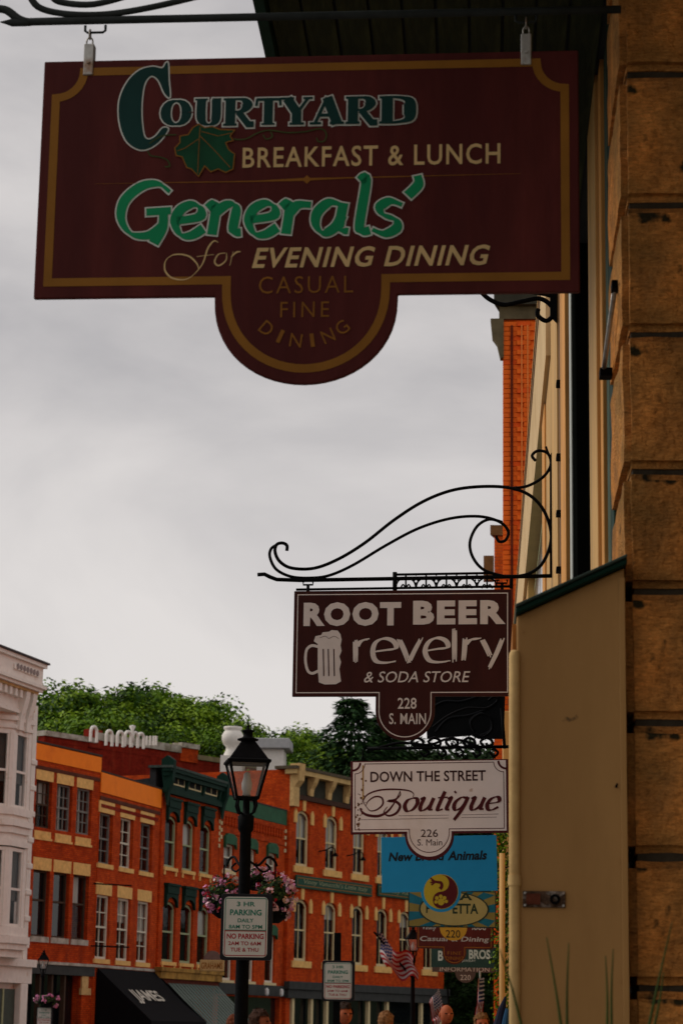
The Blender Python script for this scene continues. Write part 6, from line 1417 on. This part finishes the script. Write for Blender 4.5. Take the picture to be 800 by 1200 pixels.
# ================================================================== GRASS BLADES at the right foreground
gr = thing('grass_clump', 'few tall blurred green grass blades in front of the brown panel and sandstone', 'plant', (.33, 4.6, .13))
pts_ = [((659, 1215), (650, 1155), (640, 1098)), ((664, 1215), (664, 1160), (666, 1105)), ((711, 1215), (711, 1165), (709, 1120)), ((716, 1215), (716, 1160), (718, 1112)), ((757, 1215), (771, 1150), (787, 1080)), ((614, 1215), (600, 1160), (585, 1112)), ((762, 1220), (771, 1180), (777, 1140))]
m_blade = M('grass_blade_green', (.035, .06, .012), rough=.6, var=.3, scale=10)
for i, tr_ in enumerate(pts_):
    Yb = 4.75 + .04 * (i % 3); q = [PY(*p_, Yb) - gr.location for p_ in tr_]; d_ = (q[0] - q[1]); q = [q[0] + d_ * 2.2 * k_ for k_ in (3, 2, 1)] + q; q = [v for v in q if v.z > -.02]; mb = MB(); q2 = smoothp([tuple(v) for v in q], 6); n_ = len(q2)
    mb.tube(q2, [.0010 + .0034 * (1 - (j / (n_ - 1)) ** 2) for j in range(n_)], 5, flat=.4); mb.build('blade', m_blade, gr, smooth=True)

# ================================================================== HILL AND TREES
hl = MB(); nx, ny = 40, 16
for j in range(ny + 1):
    for i in range(nx + 1):
        x = -130 + i * 6.5; y = 145 + j * 14; hh = 16 * (1 - math.exp(-j / 4.0)) * (1.0 if x < 5 else .9) + 1.2 * math.sin(x * .15 + j); 
        hl.v.append((x, y, max(0, hh) if j else -1))
for j in range(ny):
    for i in range(nx): a = j * (nx + 1) + i; hl.f.append((a, a + 1, a + nx + 2, a + nx + 1)); hl.mi.append(0)
def hillz(x, y):
    j = (y - 145) / 14; return 16 * (1 - math.exp(-max(0, j) / 4.0)) * (1.0 if x < 5 else .9)
struct(hl.build('hill', M('wooded_hillside', (.03, .045, .015), var=.4, scale=.5), smooth=True))
LM = [M('leaf_mid', (.085, .17, .006), rough=.6, var=.25, scale=.7), M('leaf_light', (.17, .27, .010), rough=.6, var=.25, scale=.7), M('leaf_dark', (.020, .055, .004), rough=.6, var=.3, scale=.7)]
def crown_mesh(seed, nclump, nleaf, ls, spread=.26, name='crown'):
    rnd = random.Random(seed); mb = MB(); cl = []
    for i in range(nclump):
        u = rnd.uniform(-.55, 1); a = rnd.uniform(0, 2 * math.pi); s_ = math.sqrt(max(0, 1 - u * u)); rr_ = rnd.uniform(.5, .92) if rnd.random() < .8 else rnd.uniform(.1, .5)
        cl.append((Vector((s_ * math.cos(a) * rr_, s_ * math.sin(a) * rr_, u * rr_ * .95)), rnd.uniform(.5, 1.4) * spread, rnd.choice([0, 0, 1, 2, 1, 0, 2])))
    for c, r_, mm in cl:
        for k in range(nleaf):
            d = Vector((rnd.gauss(0, 1), rnd.gauss(0, 1), rnd.gauss(.25, .8))).normalized(); p = c + d * r_ * rnd.uniform(.55, 1.08); p.z *= .95
            nrm = (d * 1.0 + Vector((rnd.gauss(0, .6), rnd.gauss(0, .6), rnd.gauss(.4, .6)))).normalized(); t_ = nrm.orthogonal().normalized(); b_ = nrm.cross(t_); s = ls * rnd.uniform(.6, 1.5)
            mb.m = mm if rnd.random() < .72 else rnd.choice([0, 1, 2])
            mb._a([p + t_ * s, p + b_ * s * .6, p - t_ * s, p - b_ * s * .6], [(0, 1, 2, 3)])
    return mb.mesh(name, *LM)
def trunk_mesh(seed):
    rnd = random.Random(seed); mb = MB(); mb.tube([(0, 0, 0), (.03, 0, .5), (-.02, .02, 1.0), (.0, .0, 1.35)], [.09, .07, .055, .03], 8)
    for i in range(7):
        a = rnd.uniform(0, 6.28); z = rnd.uniform(.75, 1.1); mb.tube([(0, 0, z), (.25 * math.cos(a), .25 * math.sin(a), z + .15), (.4 * math.cos(a), .4 * math.sin(a), z + .3)], [.035, .022, .008], 6)
    return mb.mesh('trunk', M('tree_bark', (.06, .045, .03), var=.3, scale=4))
crowns = [crown_mesh(s, 95, 300, .024, .22) for s in (1, 2, 3)]; tm = trunk_mesh(4)
def tree(px, pytop, Y, rad, label, cr, rz=0, flatz=.85):
    p = PY(px, pytop, Y); gz = hillz(p.x, Y); cz = p.z - rad * flatz
    t = thing('broadleaf_tree', label, 'tree', (p.x, Y, gz), rz, 'leafy trees on the hill behind the shops'); k = max(2.0, (cz - gz))
    child('trunk', tm, t, scale=(min(rad * .7, 3), min(rad * .7, 3), max(.5, (cz - gz) / 1.35))); child('crown', cr, t, (0, 0, cz - gz), scale=(rad, rad, rad * flatz)); return t
TR = [(20, 800, 168, 7.5, 'tree crown partly hidden behind the white cornice'), (62, 796, 176, 7.5, 'tall dark tree right beside the white cornice'), (100, 797, 165, 7.5, 'leafy tree above the left orange panel'), (132, 791, 180, 8.0, 'highest broad tree above the brick parapet'), (165, 797, 168, 7.0, 'rounded tree over the white balustrade'),
      (196, 795, 178, 7.5, 'broad tree just right of the white balustrade'), (222, 806, 165, 6.5, 'bright green tree on the falling shoulder of the wood'), (245, 824, 170, 6.2, 'lower tree left of the urn'), (262, 838, 160, 5.4, 'small tree right behind the urn'), (80, 830, 152, 6.5, 'lower front tree over the left brick shop'), (122, 826, 154, 6.0, 'lower front tree behind the balustrade'),
      (162, 828, 152, 6.0, 'front tree behind the middle of the parapet'), (205, 838, 152, 5.6, 'front tree above the brick pier'), (240, 850, 150, 4.8, 'lowest front tree near the urn foot'),
      (342, 843, 158, 5.0, 'loose light tree right of the grey chimney'), (316, 852, 156, 4.4, 'loose tree directly above the chimney'), (362, 856, 150, 4.2, 'leafy tree left of the conifer'), (385, 868, 146, 5.0, 'dense tree at the foot of the conifer'), (350, 884, 142, 4.4, 'low tree behind the cream cornice'), (300, 884, 150, 4.0, 'low tree behind the chimney'),
      (455, 858, 150, 7.0, 'dark tree behind the boutique sign bracket'), (495, 866, 146, 7.0, 'dark tree above the boutique sign'), (540, 862, 144, 7.5, 'dark tree behind the right signs'), (580, 868, 140, 7.0, 'dark tree beside the right brick wall'), (420, 880, 140, 5.5, 'tree right above the bracketed cornice')]
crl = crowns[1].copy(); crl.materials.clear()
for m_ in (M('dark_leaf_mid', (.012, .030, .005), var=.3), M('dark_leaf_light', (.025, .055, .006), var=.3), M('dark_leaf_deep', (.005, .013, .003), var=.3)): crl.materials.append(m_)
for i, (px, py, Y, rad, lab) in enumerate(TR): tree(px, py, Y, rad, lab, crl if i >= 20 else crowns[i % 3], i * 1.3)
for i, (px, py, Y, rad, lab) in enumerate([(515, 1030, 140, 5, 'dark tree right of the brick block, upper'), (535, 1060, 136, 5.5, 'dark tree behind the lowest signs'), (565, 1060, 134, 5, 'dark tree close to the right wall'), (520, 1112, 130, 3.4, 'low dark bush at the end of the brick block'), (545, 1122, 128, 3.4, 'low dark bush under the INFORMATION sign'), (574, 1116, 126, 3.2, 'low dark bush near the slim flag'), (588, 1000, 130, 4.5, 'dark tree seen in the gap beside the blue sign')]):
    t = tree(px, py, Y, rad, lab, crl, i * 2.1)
# a green light bush of vine by the wall
rnd = random.Random(8); vn = thing('climbing_vine', 'dark green leafy vine climbing beside the tan pipe right of the signs', 'vine', (PY(588, 1150, 26).x, 26, .13))
mb = MB(); zt = PY(586, 975, 26).z - .13
for i in range(2600):
    z_ = rnd.uniform(0, 1) ** .8 * zt; p = Vector((rnd.gauss(0, .055) + .01 * math.sin(z_ * 5), rnd.gauss(0, .03), z_)); a = rnd.uniform(0, 6.28); s = rnd.uniform(.014, .03); n_ = Vector((rnd.gauss(0, 1), -1, rnd.gauss(0, 1))).normalized(); t_ = n_.orthogonal().normalized(); b_ = n_.cross(t_); mb.m = rnd.choice([0, 2, 2, 1]); mb._a([p + t_ * s, p + b_ * s * .6, p - t_ * s, p - b_ * s * .6], [(0, 1, 2, 3)])
o = mb.build('leaves', LM, vn); o['kind'] = 'stuff'; mb = MB(); mb.tube([(.01 * math.sin(k), 0, zt * k / 12) for k in range(13)], .005, 5); mb.build('stem', MATS['tree_bark'], vn)
# conifer
def conifer(px, pytop, Y, label, rad, zb=0):
    p = PY(px, pytop, Y); gz = hillz(p.x, Y); H = p.z - gz; t = thing('conifer_tree', label, 'tree', (p.x, Y, gz), 0); rnd = random.Random(5)
    mb = MB(); mb.tube([(0, 0, 0), (0, 0, H * .98)], [.35, .03], 8); mb.build('trunk', MATS['tree_bark'], t)
    mb = MB(); nl = 26
    for l in range(nl):
        f = l / nl; z = H - .4 - (H * .62) * f; rr_ = rad * (.12 + .9 * f ** .85)
        for b in range(11):
            a = b * 2 * math.pi / 9 + l * .7 + rnd.uniform(-.2, .2); L_ = rr_ * rnd.uniform(.5, 1.25)
            for s in range(46):
                q = rnd.uniform(.05, 1) * L_; w = (1 - q / L_) * .55 + .12; side = rnd.uniform(-1, 1) * w
                pz = z + .38 * q * (.9 - q / L_ * .9) - q * .22 + rnd.gauss(0, .09); c, s2 = math.cos(a), math.sin(a); P_ = Vector((c * q - s2 * side, s2 * q + c * side, pz))
                d = Vector((c * .7 - s2 * side, s2 * .7 + c * side, rnd.uniform(-.5, .1))).normalized(); n_ = d.cross(Vector((rnd.gauss(0, .4), rnd.gauss(0, .4), 1))).normalized(); z_ = .42 * rnd.uniform(.6, 1.2)
                mb.m = rnd.choice([0, 0, 1]); mb._a([P_ - n_ * .09, P_ + d * z_, P_ + n_ * .09], [(0, 1, 2)])
    mb.build('crown', [M('needle_dark', (.014, .042, .012), var=.3), M('needle_mid', (.035, .085, .020), var=.3)], t); return t
conifer(412, 815, 134, 'dark spruce like conifer rising left of the boutique sign', 6.6)
conifer(448, 836, 137, 'second dark conifer half hidden behind the 228 tab', 6.0)
